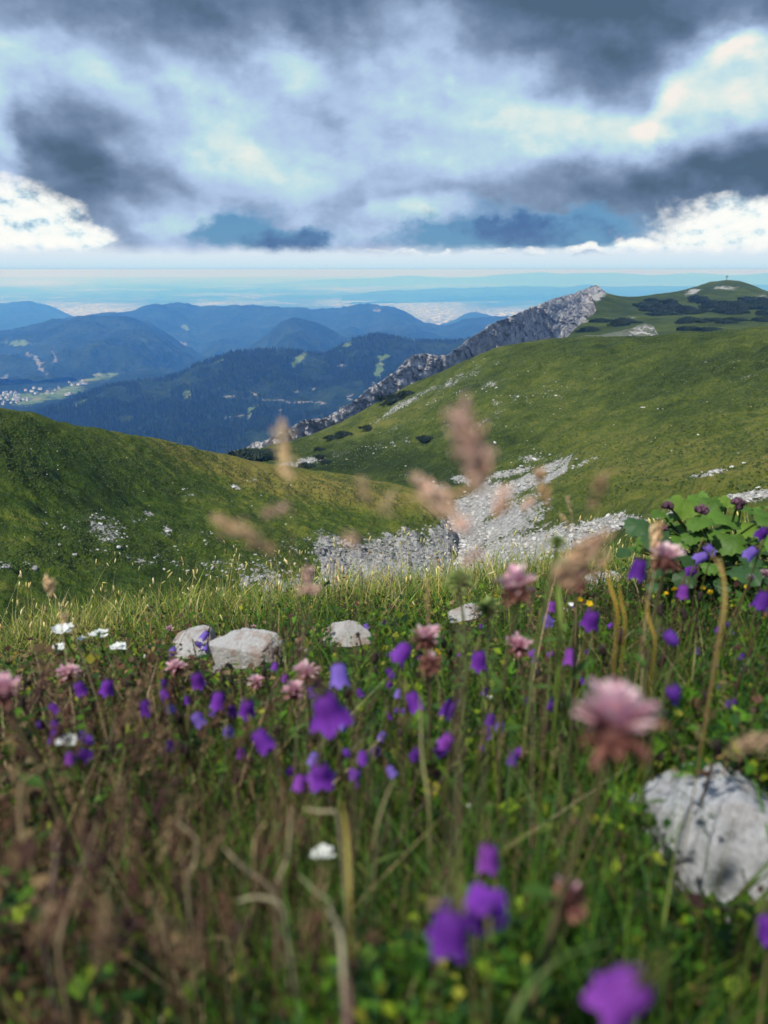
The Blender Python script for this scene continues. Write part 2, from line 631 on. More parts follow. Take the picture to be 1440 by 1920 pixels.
def make_limestone(name, lo, hi, scale, bdist, stain=0.0, ledges=False):
    m, g = mat(name)
    co = objcoord(g)
    a = g.noise(co, scale, 6, 0.65, dist=0.4)
    b = g.noise(co, scale * 4.2, 5, 0.7)
    vo = g.n('ShaderNodeTexVoronoi', feature='DISTANCE_TO_EDGE')
    g.setin(vo.inputs['Vector'], g.v('ADD', co, g.v('SCALE', g.noise(co, scale * 1.3, 3, 0.6, 1), 0.8 / scale)))
    vo.inputs['Scale'].default_value = scale * 0.8
    crack = g.smooth(vo.outputs['Distance'], 0.0, 0.06)
    t = g.m('MULTIPLY_ADD', g.m('SUBTRACT', b, 0.5), 0.8, a)
    c = g.ramp(t, [(0.25, lo), (0.5, [(x + y) / 2 for x, y in zip(lo, hi)]), (0.72, hi)])
    c = g.mix(g.m('MULTIPLY_ADD', crack, -0.35, 0.35), c, [x * 0.45 for x in lo])
    if stain:
        s = g.smooth(g.noise(co, 1.6, 4, 0.6), 0.47, 0.60)
        c = g.mix(g.m('MULTIPLY', s, stain), c, (0.42, 0.22, 0.12))
        s2 = g.smooth(g.noise(g.v('ADD', co, (3, 7, 1)), scale * 1.1, 5, 0.65), 0.58, 0.66)
        c = g.mix(g.m('MULTIPLY', s2, 0.35), c, (0.22, 0.20, 0.185))
    if ledges:                                   # turf on the flatter ledges
        gn = g.n('ShaderNodeNewGeometry'); sp = g.n('ShaderNodeSeparateXYZ')
        g.link(gn.outputs['Normal'], sp.inputs[0])
        up = g.m('MULTIPLY_ADD', g.m('SUBTRACT', a, 0.5), 0.7, sp.outputs[2])
        c = g.mix(g.m('MULTIPLY', g.smooth(up, 0.72, 0.9), 0.85), c, (0.06, 0.078, 0.028))
    h = g.m('ADD', g.m('MULTIPLY', t, 1.0), g.m('MULTIPLY', crack, 0.25))
    finish(g, c, 0.9, h, 0.9, bdist, 0.2)
    return m


M_CLIFF = make_limestone('cliff_limestone', (0.22, 0.215, 0.225), (0.66, 0.645, 0.65), 0.075, 5.0, ledges=True)
M_STONE = make_limestone('weathered_limestone', (0.64, 0.63, 0.61), (0.92, 0.90, 0.87), 16.0, 0.010, 0.55)
M_STONE_GREY = make_limestone('grey_limestone', (0.55, 0.57, 0.60), (0.86, 0.88, 0.91), 20.0, 0.006, 0.12)


def make_rubble():
    m, g = mat('rubble_limestone')
    co = objcoord(g)
    n = g.noise(co, 2.2, 4, 0.7)
    c = g.mix(1.0, attr(g, 'Col', 'Color'), g.ramp(n, [(0.3, 0.6), (0.7, 1.15)]), 'MULTIPLY')
    finish(g, c, 0.95, n, 0.6, 0.15, 0.15)
    return m


M_RUBBLE = make_rubble()


def make_forest(name):
    """dark wooded mountainside; 'open' gives meadows and clearings, 'scree' bare rock"""
    m, g = mat(name)
    co = objcoord(g)
    n = g.noise(co, 0.004, 4, 0.6)
    n2 = g.noise(co, 0.03, 4, 0.7)
    c = g.ramp(g.m('MULTIPLY_ADD', g.m('SUBTRACT', n2, 0.5), 0.9, n), [(0.3, (0.010, 0.018, 0.010)), (0.55, (0.022, 0.036, 0.018)), (0.8, (0.045, 0.062, 0.03))])
    fld = g.ramp(g.noise(co, 0.012, 2, 0.5), [(0.35, (0.11, 0.17, 0.04)), (0.55, (0.17, 0.22, 0.06)), (0.7, (0.28, 0.27, 0.12))])
    c = g.mix(g.m('MULTIPLY', g.smooth(g.m('ADD', attr(g, 'open'), g.m('MULTIPLY', g.m('SUBTRACT', n2, 0.5), 1.5)), 0.5, 0.75), 0.8), c, fld)
    c = g.mix(g.m('MULTIPLY', g.smooth(g.m('ADD', attr(g, 'scree'), g.m('MULTIPLY', g.m('SUBTRACT', n2, 0.5), 2.2)), 0.55, 0.9), 0.75), c, (0.25, 0.235, 0.225))
    finish(g, c, 1.0, n2, 0.9, 30.0, 0.0)
    return m


M_FOREST = make_forest('wooded_mountainside')


def make_plain():
    m, g = mat('farmland_plain')
    co = objcoord(g)
    sc = g.v('MULTIPLY', co, (0.001, 0.001, 0.001))
    vo = g.n('ShaderNodeTexVoronoi'); vo.inputs['Scale'].default_value = 2.2
    g.setin(vo.inputs['Vector'], g.v('MULTIPLY', sc, (1.0, 0.55, 1.0)))
    sepc = g.n('ShaderNodeSeparateColor'); g.link(vo.outputs['Color'], sepc.inputs[0])
    fields = g.ramp(sepc.outputs[0], [(0.0, (0.03, 0.05, 0.03)), (0.3, (0.06, 0.085, 0.04)), (0.6, (0.15, 0.14, 0.11)), (0.78, (0.26, 0.23, 0.19)), (0.86, (0.06, 0.08, 0.05))], 'CONSTANT')
    wood = g.noise(g.v('MULTIPLY', sc, (1.0, 0.5, 1.0)), 0.13, 4, 0.6)
    wood2 = g.noise(sc, 1.1, 3, 0.6)
    c = g.mix(g.smooth(g.m('MULTIPLY_ADD', g.m('SUBTRACT', wood2, 0.5), 0.5, wood), 0.47, 0.51), fields, (0.014, 0.028, 0.014))
    town = g.noise(sc, 0.16, 3, 0.6)
    houses = g.noise(sc, 7.0, 2, 0.8)
    tf = g.m('MULTIPLY', g.smooth(town, 0.52, 0.6), g.smooth(houses, 0.52, 0.60))
    tf = g.m('MAXIMUM', tf, g.m('MULTIPLY', attr(g, 'town'), g.smooth(houses, 0.46, 0.56)))
    c = g.mix(tf, c, (0.62, 0.60, 0.57))
    finish(g, c, 1.0, spec=0.0)
    return m


M_PLAIN = make_plain()


def make_soil():
    m, g = mat('mossy_soil')
    co = objcoord(g)
    n = g.noise(co, 9.0, 5, 0.65)
    n2 = g.noise(co, 60.0, 4, 0.7)
    c = g.ramp(g.m('MULTIPLY_ADD', g.m('SUBTRACT', n2, 0.5), 0.8, n), [(0.3, (0.018, 0.016, 0.008)), (0.5, (0.03, 0.036, 0.012)), (0.7, (0.055, 0.065, 0.02)), (0.9, (0.09, 0.08, 0.045))])
    finish(g, c, 1.0, n2, 0.9, 0.01, 0.05)
    return m


M_SOIL = make_soil()


def plain_mat(name, col, rough=0.8, var=0.25, scale=3.0):
    m, g = mat(name)
    n = g.noise(objcoord(g), scale, 4, 0.6)
    finish(g, g.v('SCALE', (*col,), g.m('MULTIPLY_ADD', n, var * 2, 1 - var)), rough)
    return m


# ------------------------------------------------------------------ lofted terrain
TERR = {}


def loft(name, curves, nu, nvs, material, disp=None, attrs=None, kind='structure', bvh=True):
    """terrain sheet through guide curves, near to far; every curve is a list of (px, py, distance) or a
    ('behind', dr, dz) row that continues the previous curve over the crest"""
    s = np.linspace(0, 1, nu)
    rows = []
    for c in curves:
        if c[0] == 'behind':
            prev = rows[-1]
            h = np.hypot(prev[:, 0], prev[:, 1])[:, None]
            q = prev.copy()
            q[:, :2] = prev[:, :2] * (1 + c[1] / h)
            q[:, 2] += c[2]
            rows.append(q)
        else:
            pts = np.array([P(*p) for p in c])
            a = np.array([p[0] for p in c], float)
            a = (a - a[0]) / (a[-1] - a[0])
            rows.append(pchip(a, pts, s))
    R = np.array(rows)                                     # (m, nu, 3)
    m = len(R)
    tpos = []
    for k in range(m - 1):
        tpos.append(k + np.arange(nvs[k]) / nvs[k])
    tpos = np.concatenate(tpos + [np.array([m - 1.0])])
    V = pchip(np.arange(m), R.reshape(m, -1), tpos).reshape(len(tpos), nu, 3)
    nv = len(tpos)
    v = V.reshape(-1, 3)
    uu = np.tile(s, nv); tt = np.repeat(tpos, nu)
    if disp is not None:
        v = disp(v, uu, tt)
    at = attrs(v, uu, tt) if attrs else None
    i = np.arange(nv - 1)[:, None] * nu + np.arange(nu - 1)[None]
    f = np.stack([i, i + 1, i + nu + 1, i + nu], -1).reshape(-1, 4)
    o = obj(name, mesh_data(name, v, f, [material], at))
    tag(o, kind=kind)
    if bvh:
        g = v.reshape(nv, nu, 3)[::2, ::2]
        a, b = g.shape[:2]
        i = np.arange(a - 1)[:, None] * b + np.arange(b - 1)[None]
        ff = np.stack([i, i + 1, i + b + 1, i + b], -1).reshape(-1, 4)
        TERR[name] = BVHTree.FromPolygons(g.reshape(-1, 3).tolist(), ff.tolist())
    return o, v.reshape(nv, nu, 3), tpos


def hit(name, px, py):
    hx, hy, t = ray(px, py)
    d = Vector((hx, hy, t)).normalized()
    r = TERR[name].ray_cast(Vector((0, 0, 0)), d)
    return r[0], r[1]


def hit_many(name, px, py):
    out, nrm, ok = [], [], []
    for a, b in zip(px, py):
        p, n = hit(name, a, b)
        ok.append(p is not None)
        if p is not None:
            out.append(p[:]); nrm.append(n[:])
    return np.array(out).reshape(-1, 3), np.array(nrm).reshape(-1, 3), np.array(ok)


def ell(px, py, cx, cy, sx, sy, rot=0):
    a = radians(rot)
    x = px - cx; y = py - cy
    u = (x * cos(a) + y * sin(a)) / sx
    v = (-x * sin(a) + y * cos(a)) / sy
    return np.clip(1.25 - np.sqrt(u * u + v * v) * 0.75, 0, 1)

# ------------------------------------------------------------------ the far land
PLAIN_Z = -1000.0
EDGE = 120000.0


def build_plain():
    # polar sheet round the mountain, out to the horizon
    rr = np.concatenate([[200.0], np.geomspace(3000, EDGE * 0.985, 60)])
    aa = np.linspace(-pi, pi, 241)
    v = np.array([(r * sin(a), r * cos(a), PLAIN_Z) for r in rr for a in aa])
    nu = len(aa)
    i = np.arange(len(rr) - 1)[:, None] * nu + np.arange(nu - 1)[None]
    f = np.stack([i, i + nu, i + nu + 1, i + 1], -1).reshape(-1, 4)
    x, y = project(np.where(v[:, 1:2] > 100, v, [[0, -1e9, 0]]))
    px, py = x, y
    town = np.maximum.reduce([ell(px, py, 830, 590, 120, 24, 12), ell(px, py, 180, 583, 120, 10), ell(px, py, 700, 566, 90, 6), ell(px, py, 60, 530, 80, 6), ell(px, py, 950, 590, 70, 10)])
    town = np.where(v[:, 1] > 100, town, 0)
    o = obj('plain', mesh_data('plain', v, f, [M_PLAIN], {'town': town}, False))
    tag(o, kind='structure')


build_plain()


def ridge_disp(amp, size, seed, sub=0.5, crest=1.0):
    def fn(v, u, t):
        p = v / size
        n = fbm(np.c_[p[:, 0], p[:, 1], p[:, 2] * 0.4], 5, seed, 0.52, ridged=True) - 0.55
        n2 = fbm(v / (size * 0.16) + 5, 3, seed + 3) - 0.5
        n3 = fbm(v / (size * 0.035) + 3, 3, seed + 8) - 0.5
        k = np.where(np.abs(t - 2) < 1, sub + (1 - sub) * np.abs(t - 2), 1.0)
        w = v.copy()
        w[:, 2] += 2.1 * amp * n * k * crest + amp * 0.3 * n2 + amp * 0.12 * n3
        return w
    return fn


def const_attr(open_fn=None, scree_fn=None):
    def fn(v, u, t):
        px, py = project(v)
        d = np.hypot(v[:, 0], v[:, 1])
        q = v / (d.mean() * 0.011)
        px = px + 26 * (fbm(q, 4, 5) - .5); py = py + 12 * (fbm(q + 9, 4, 6) - .5)
        z = np.zeros(len(v))
        return {'open': open_fn(px, py) if open_fn else z, 'scree': scree_fn(px, py) if scree_fn else z}
    return fn


def mountain(name, crest, r0, base_dy, base_dr, nu, disp, attrs=None, mid=0.5, base=None):
    """one mountain range: foot, flank, crest and far side"""
    c2 = [(x, y, r) for x, y, r in crest]
    c0 = base or [(x, y + base_dy, r - base_dr) for x, y, r in crest]
    c1 = []
    for a, b in zip(c0, c2):
        c1.append(((a[0] + b[0]) / 2, a[1] * (1 - mid) + b[1] * mid, a[2] * (1 - mid) + b[2] * mid))
    rr = sum(c[2] for c in crest) / len(crest)
    return loft(name, [c0, c1, c2, ('behind', rr * 0.12, -rr * 0.03), ('behind', rr * 0.3, -rr * 0.09)], max(120, int(nu * .62)), [40, 64, 8, 4], M_FOREST, disp, attrs)


# low hills on the far edge of the plain
mountain('far_hills', [(560, 530, 62000), (700, 522, 62000), (800, 519, 64000), (870, 522, 64000), (960, 515, 66000), (1010, 513, 66000), (1060, 516, 66000), (1140, 513, 68000), (1220, 517, 68000), (1300, 514, 68000), (1380, 517, 68000), (1460, 513, 68000), (1600, 517, 68000)],
         0, 24, 9000, 300, ridge_disp(260, 5000, 31))
mountain('wooded_far_hills', [(640, 556, 30000), (760, 545, 31000), (860, 541, 32000), (960, 536, 33000), (1060, 538, 33000), (1180, 535, 34000), (1320, 538, 34000), (1600, 536, 34000)],
         0, 22, 6000, 300, ridge_disp(220, 3200, 37))
# ranges of blue foothills, far to near
mountain('foothill_range', [(-160, 566, 15000), (0, 573, 15000), (45, 570, 15000), (85, 579, 14800), (130, 594, 14500), (200, 612, 14000)],
         0, 55, 3500, 260, ridge_disp(170, 2100, 41))
mountain('foothill_knoll', [(790, 622, 13000), (850, 603, 13000), (872, 591, 13000), (890, 587, 13000), (910, 592, 13000), (940, 602, 13000), (1010, 612, 13000)],
         0, 40, 2000, 200, ridge_disp(90, 1600, 43))
mountain('foothill_range', [(60, 625, 9000), (130, 608, 9300), (200, 596, 9600), (245, 590, 9800), (295, 582, 9900), (340, 581, 9900), (372, 585, 9900), (405, 578, 9800), (450, 576, 9700), (515, 575, 9600), (565, 581, 9500),
                            (625, 586, 9300), (660, 582, 9100), (695, 577, 9000), (725, 578, 8900), (765, 592, 8800), (800, 607, 8700), (835, 614, 8700), (905, 607, 8700), (960, 610, 8700), (1060, 625, 8700)],
         0, 110, 3200, 500, ridge_disp(210, 1700, 47), const_attr(lambda x, y: np.maximum.reduce([ell(x, y, 262, 617, 26, 5, 8), ell(x, y, 190, 640, 40, 6), ell(x, y, 350, 614, 10, 5)]),
                                                               lambda x, y: np.maximum.reduce([ell(x, y, 705, 582, 12, 5), ell(x, y, 340, 645, 14, 5), ell(x, y, 345, 672, 10, 6, 40)])), mid=0.5)
mountain('foothill_range', [(-160, 640, 6900), (0, 636, 6900), (75, 621, 6900), (110, 613, 6900), (170, 607, 6900), (215, 611, 6800), (280, 621, 6700), (320, 640, 6600), (370, 668, 6500), (430, 700, 6400)],
         0, 130, 2700, 420, ridge_disp(190, 1300, 53), const_attr(lambda x, y: np.maximum.reduce([ell(x, y, 35, 643, 30, 6), ell(x, y, 200, 705, 30, 6)]),
                                                                lambda x, y: np.maximum.reduce([ell(x, y, 70, 680, 34, 5, 48), ell(x, y, 12, 728, 22, 9), ell(x, y, 52, 727, 7, 7), ell(x, y, 102, 668, 3, 18), ell(x, y, 8, 715, 10, 12)])))
mountain('foothill_cone', [(420, 690, 6200), (480, 652, 6200), (528, 610, 6200), (553, 601, 6200), (585, 606, 6200), (650, 633, 6200), (740, 668, 6100), (860, 690, 6000)],
         0, 90, 1500, 300, ridge_disp(110, 1100, 59))

# valley floor with the village, seen past the left slope
VALLEY = loft('valley_floor', [[(-200, 800, 3000), (0, 800, 3000), (150, 790, 3000), (300, 760, 3000)],
                               [(-200, 752, 3500), (0, 752, 3500), (150, 735, 3700), (300, 712, 4000)],
                               [(-200, 722, 4100), (0, 722, 4100), (150, 712, 4300), (300, 690, 4700)]], 160, [50, 50], M_FOREST, None,
              const_attr(lambda x, y: np.maximum.reduce([ell(x, y, 105, 738, 62, 11, -12), ell(x, y, 180, 710, 40, 6, -8), ell(x, y, 60, 752, 40, 6, -10), ell(x, y, 40, 744, 40, 8)])))

# the near wooded ridge
NEAR_CREST = [(-160, 800, 2600), (0, 792, 2650), (60, 776, 2700), (110, 760, 2750), (150, 745, 2800), (210, 727, 2850), (255, 718, 2900), (300, 712, 2950), (335, 701, 3000), (370, 685, 3000), (410, 673, 3050), (455, 661, 3100), (520, 656, 3100),
              (560, 659, 3150), (600, 664, 3150), (640, 650, 3250), (672, 636, 3300), (705, 631, 3350), (760, 636, 3400), (820, 638, 3450), (880, 633, 3500), (960, 630, 3500), (1060, 640, 3500)]
NEAR_BASE = [(-160, 960, 1500), (0, 950, 1500), (150, 940, 1550), (300, 930, 1600), (450, 915, 1650), (600, 890, 1700), (760, 850, 1750), (900, 800, 1800), (1060, 760, 1800)]


def near_open(x, y):
    return np.maximum.reduce([ell(x, y, 286, 706, 22, 5, 4), ell(x, y, 415, 676, 14, 3, -20), ell(x, y, 560, 674, 20, 8, -35), ell(x, y, 723, 668, 14, 6, -20), ell(x, y, 820, 636, 60, 4), ell(x, y, 712, 690, 9, 22, 15),
                              0.62 * ell(x, y, 650, 648, 16, 10, -30), 0.62 * ell(x, y, 150, 755, 30, 8, -20), 0.6 * ell(x, y, 350, 740, 14, 20, 25), 0.8 * ell(x, y, 472, 770, 7, 20, 30)])


def near_scree(x, y):
    r = [ell(x, y, 540, 753, 70, 2.6, 4), ell(x, y, 430, 744, 16, 3), ell(x, y, 440, 782, 30, 2.6, -4), ell(x, y, 525, 768, 3, 12, 8), ell(x, y, 657, 745, 6, 8), ell(x, y, 700, 722, 4, 8), ell(x, y, 645, 686, 14, 2.5),
         ell(x, y, 470, 778, 3, 14, 30), ell(x, y, 600, 757, 14, 2.5), ell(x, y, 585, 730, 4, 6), ell(x, y, 560, 735, 3, 6), ell(x, y, 480, 740, 3, 7)]
    return np.maximum.reduce(r)


def near_disp(v, u, t):
    n = fbm(np.c_[v[:, 0] / 420, v[:, 1] / 600, np.zeros(len(v))], 5, 61, 0.5, ridged=True) - 0.6
    k = np.where(np.abs(t - 3) < 1, 0.25 + 0.75 * np.abs(t - 3), 1.0)
    w = v.copy()
    w[:, 2] += 90 * n * k
    return w


NB = {p[0]: p for p in NEAR_BASE}


def resample(cv, xs):
    a = np.array(cv, float)
    return [(x, float(np.interp(x, a[:, 0], a[:, 1])), float(np.interp(x, a[:, 0], a[:, 2]))) for x in xs]


XS = [p[0] for p in NEAR_CREST]
nb = resample(NEAR_BASE, XS)
lerp = lambda A, B, k: [(a[0], a[1] * (1 - k) + b[1] * k, a[2] * (1 - k) + b[2] * k) for a, b in zip(A, B)]
RIDGE = loft('wooded_ridge', [nb, lerp(nb, NEAR_CREST, 0.35), lerp(nb, NEAR_CREST, 0.72), NEAR_CREST, ('behind', 350, -110), ('behind', 800, -300)], 300, [36, 56, 60, 8, 4], M_FOREST, near_disp, const_attr(near_open, near_scree))


def cone_tree(sides=5):
    v = [(0, 0, 1.0)]
    for k in range(sides):
        a = 2 * pi * k / sides
        v.append((cos(a) * 0.5, sin(a) * 0.5, 0.42))
    for k in range(sides):
        a = 2 * pi * (k + .5) / sides
        v.append((cos(a) * 1.0, sin(a) * 1.0, 0.0))
    f = []
    for k in range(sides):
        k2 = (k + 1) % sides
        f.append((0, 1 + k, 1 + k2))
        f.append((1 + k, 1 + sides + k, 1 + k2))
    return np.array(v), np.array(f)


def build_forest():
    _, G, tp = RIDGE
    nv, nu = G.shape[:2]
    sel_rows = np.where((tp > 0.7) & (tp < 3.35))[0]
    n = 38000
    i = RNG.choice(sel_rows[:-1], n); j = RNG.integers(0, nu - 1, n)
    a, b = RNG.random(n)[:, None], RNG.random(n)[:, None]
    p = (G[i, j] * (1 - a) * (1 - b) + G[i, j + 1] * a * (1 - b) + G[i + 1, j] * (1 - a) * b + G[i + 1, j + 1] * a * b)
    px, py = project(p)
    dens = fbm(p / 130.0, 3, 77)
    keep = (near_open(px, py) < 0.5) & (near_scree(px, py) < 0.45) & (dens > 0.36)
    p = p[keep]
    n = len(p)
    h = RNG.uniform(9, 19, n)
    s = np.c_[h * 0.2, h * 0.2, h]
    cols = np.array([0.014, 0.026, 0.014]) * RNG.uniform(0.5, 1.9, n)[:, None] * np.array([1, 1, 1])
    br = RNG.random(n) < 0.2
    cols[br] = np.array([0.035, 0.055, 0.02]) * RNG.uniform(0.6, 1.4, br.sum())[:, None]
    o = obj('forest', scatter_mesh('forest', [cone_tree(4)], np.zeros(n, int), p - [0, 0, 1.0], rotz(RNG.uniform(0, 6.28, n)), s, [M_PLANT], cols, False))
    tag(o, 'dark conifer forest covering the near blue wooded ridge', 'forest', kind='stuff')


build_forest()


def build_village():
    wall = plain_mat('house_render', (0.62, 0.61, 0.60), 0.9, 0.15, 0.5)
    roof = plain_mat('house_roof', (0.22, 0.13, 0.10), 0.9, 0.25, 0.8)
    roof2 = plain_mat('house_roof_grey', (0.22, 0.22, 0.23), 0.9, 0.25, 0.8)

    def house_mesh(w, d, h, rh, rm):
        v = [(-w, -d, 0), (w, -d, 0), (w, d, 0), (-w, d, 0), (-w, -d, h), (w, -d, h), (w, d, h), (-w, d, h), (-w, 0, h + rh), (w, 0, h + rh)]
        e = 1.12
        r = [(-w * e, -d * e, h - .4), (w * e, -d * e, h - .4), (w * e, d * e, h - .4), (-w * e, d * e, h - .4), (-w * e, 0, h + rh + .3), (w * e, 0, h + rh + .3)]
        f = [(0, 1, 5, 4), (1, 2, 6, 5), (2, 3, 7, 6), (3, 0, 4, 7), (4, 8, 8, 7), (5, 6, 9, 9), (10, 11, 15, 14), (12, 13, 14, 15)]
        me = bpy.data.meshes.new('house')
        f = [tuple(dict.fromkeys(q)) for q in f]
        me.from_pydata(v + r, [], f)
        me.materials.append(wall); me.materials.append(rm)
        for k, p in enumerate(me.polygons):
            p.material_index = 1 if k >= 6 else 0
        return me
    protos = [house_mesh(6, 4.5, 6, 3, roof), house_mesh(8, 5, 7, 3, roof2), house_mesh(5, 4.5, 5, 3, roof2), house_mesh(10, 5.5, 8, 3, roof2)]
    spots = []
    for k in range(38):
        spots.append((random.gauss(20, 22), random.gauss(747, 7)))
    for k in range(14):
        spots.append((random.gauss(148, 9), random.gauss(719, 2.5)))
    for k in range(12):
        spots.append((random.uniform(60, 135), random.uniform(728, 745)))
    for x, y in spots:
        p, nr = hit('valley_floor', x, y)
        if p is None or x < 0:
            continue
        o = obj('house', random.choice(protos), None, p)
        o.rotation_euler = (0, 0, random.uniform(0, 3.1))
        far = x > 125
        tag(o, 'tiny pale house at the edge of the bright valley meadow' if far else 'tiny pale house of the village in the valley beyond the left slope', 'house',
            'houses by the valley meadow' if far else 'village houses in the valley')


build_village()

# ------------------------------------------------------------------ right-hand mountain
# summit dome with the cross
def summit_attr(v, u, t):
    px, py = project(v)
    rock = np.maximum.reduce([0.9 * ell(px, py, 1298, 547, 16, 5, -10), 0.7 * ell(px, py, 1365, 540, 30, 5), 0.95 * ell(px, py, 1120, 556, 16, 9, -30), 0.6 * ell(px, py, 1185, 597, 10, 4), 0.55 * ell(px, py, 1430, 553, 16, 5), ell(px, py, 1100, 590, 22, 10, -55) * 0.8,
                              0.9 * ell(px, py, 1395, 563, 12, 3)])
    rock = np.clip(rock - .12 - (fbm(v / 14, 3, 73) - .5) * .9 - (fbm(v / 4, 3, 74) - .5) * .9, 0, 1) * (rock > .02)
    return {'rock': rock, 'dry': np.full(len(v), -0.12)}


def summit_disp(v, u, t):
    w = v.copy()
    w[:, 2] += 3.0 * (fbm(v / 60, 4, 71) - .5) + 1.0 * (fbm(v / 12, 3, 72) - .5)
    return w


SUMMIT = loft('summit_slope', [
    [(1040, 700, 420), (1150, 690, 420), (1300, 680, 420), (1600, 670, 420)],
    [(1058, 640, 560), (1150, 632, 560), (1300, 625, 560), (1600, 615, 560)],
    [(1088, 606, 680), (1180, 604, 690), (1300, 600, 700), (1600, 598, 700)],
    [(1118, 578, 790), (1180, 582, 810), (1260, 577, 850), (1360, 570, 880), (1440, 572, 880), (1600, 580, 860)],
    [(1104, 547, 880), (1125, 547, 890), (1150, 553, 900), (1180, 557, 920), (1215, 553, 960), (1260, 547, 1000), (1300, 538, 1050), (1340, 527, 1100), (1362, 525, 1100), (1385, 527, 1100), (1410, 534, 1090), (1440, 545, 1070), (1600, 585, 1000)],
    ('behind', 90, -25), ('behind', 300, -220)], 240, [8, 22, 32, 44, 6, 4], M_TURF_R, summit_disp, summit_attr)


def cliff_disp(amp, seed, sx=26.0, sz=60.0):
    def fn(v, u, t):
        h = np.hypot(v[:, 0], v[:, 1])
        arc = np.cumsum(np.r_[0, np.linalg.norm(np.diff(v[:, :2], axis=0), axis=1)])
        wv = 14 * (np.c_[fbm(v / 30, 2, seed + 31), fbm(v / 30 + 7, 2, seed + 32), fbm(v / 30 + 3, 2, seed + 33)] - .5) * (sx / 26)
        v_ = v + wv
        p = np.c_[v_[:, 0] / (sx * 1.9), v_[:, 1] / (sx * 2.6), (v_[:, 2] + 0.5 * v_[:, 0]) / (sz * .62)]
        n = fbm(p, 6, seed, 0.62, ridged=True) - 0.6
        n2 = fbm(p * np.array([4.1, 4.1, 3.3]), 4, seed + 9, 0.6, ridged=True) - 0.55
        n3 = fbm(v / np.array([9.0, 9.0, 7.0]), 3, seed + 5, 0.6) - 0.5
        md = 0.35 + 1.5 * fbm(v / 70.0, 3, seed + 21)
        n = n * md
        d = amp * (n * 1.3 + n2 * 0.8)
        w = v.copy()
        w[:, :2] += (v[:, :2] / h[:, None]) * d[:, None] * 2.0
        w[:, 2] += amp * 0.45 * n2 + amp * 0.42 * n3 + amp * 0.5 * n + amp * 0.55
        return w
    return fn


CLIFF = loft('cliff', [
    [(430, 905, 430), (520, 900, 455), (620, 880, 480), (700, 840, 510), (780, 790, 545), (860, 740, 590), (940, 710, 640), (1040, 690, 720), (1130, 680, 800)],
    [(430, 872, 440), (520, 862, 465), (620, 838, 490), (700, 800, 522), (780, 750, 560), (860, 712, 606), (940, 675, 660), (1040, 648, 745), (1130, 630, 830)],
    [(428, 860, 446), (470, 849, 452), (500, 838, 460), (530, 823, 466), (562, 806, 474), (582, 800, 478), (600, 796, 484), (640, 776, 496), (672, 757, 510), (690, 739, 520), (715, 722, 532), (745, 700, 545), (768, 680, 556), (785, 675, 565), (812, 676, 578), (834, 673, 590), (862, 655, 608),
     (885, 640, 622), (910, 622, 640), (945, 604, 662), (985, 589, 700), (1020, 574, 740), (1050, 563, 780), (1080, 556, 820), (1098, 548, 850), (1116, 544, 870), (1132, 552, 885), (1140, 566, 890)],
    ('behind', 14, -8), ('behind', 40, -90), ('behind', 60, -160)], 560, [12, 96, 8, 6, 3], M_CLIFF, cliff_disp(5.6, 81))

OUTCROP = loft('outcrop', [
    [(1020, 665, 520), (1100, 662, 520), (1180, 655, 525), (1240, 650, 530)],
    [(1040, 642, 532), (1100, 640, 532), (1180, 634, 536), (1240, 634, 540)],
    [(1056, 640, 538), (1080, 635, 540), (1105, 632, 540), (1135, 630, 543), (1160, 624, 545), (1185, 618, 548), (1208, 611, 551), (1222, 613, 552), (1229, 622, 553), (1236, 642, 553)],
    ('behind', 10, -6), ('behind', 30, -40)], 160, [8, 30, 4, 3], M_CLIFF, cliff_disp(1.8, 83, 12, 24))


# right slope and the stream gully
GULLY = [  # limestone beds: centre x, y, half sizes, rotation, weight
    (862, 1045, 42, 62, 8, 1.25), (876, 985, 40, 52, 14, 1.25), (900, 942, 52, 26, -30, 1.2), (962, 917, 66, 13, -26, 1.15), (1034, 893, 44, 8, -30, 1.0), (1095, 868, 40, 5, -26, 0.7),
    (945, 985, 80, 34, -32, 0.84), (1010, 1020, 120, 26, -12, 1.1), (1112, 992, 74, 17, -16, 1.1), (1172, 978, 30, 12, -10, 1.0), (1270, 958, 50, 10, -14, 0.75), (1400, 932, 60, 9, -9, 1.1),
    (930, 1065, 110, 36, -6, 1.1), (950, 888, 46, 9, -12, 0.66), (1040, 874, 40, 9, -25, 0.72), (860, 898, 34, 9, 20, 0.5), (800, 905, 50, 8, 20, 0.5)]
SPECK_R = [(850, 715, 40, 8, -26, 0.75), (880, 705, 30, 6, -24, 0.7), (780, 745, 60, 6, -28, 0.7), (740, 770, 50, 5, -30, 0.72), (935, 680, 14, 5, -24, 0.62), (570, 868, 38, 9, -18, 0.95), (545, 870, 30, 6, -10, 0.7), (1325, 888, 40, 5, -14, 0.75),
           (1395, 708, 26, 5, -14, 0.5), (760, 800, 50, 8, -20, 0.38), (700, 840, 60, 14, -12, 0.42), (990, 740, 80, 14, -10, 0.36), (900, 790, 60, 20, 0, 0.3), (1010, 860, 60, 10, 0, 0.4), (820, 690, 26, 6, -26, 0.7), (900, 730, 50, 8, -22, 0.45), (830, 745, 60, 8, -22, 0.42)]


def mask_of(px, py, items):
    return np.maximum.reduce([it[5] * ell(px, py, *it[:5]) for it in items])


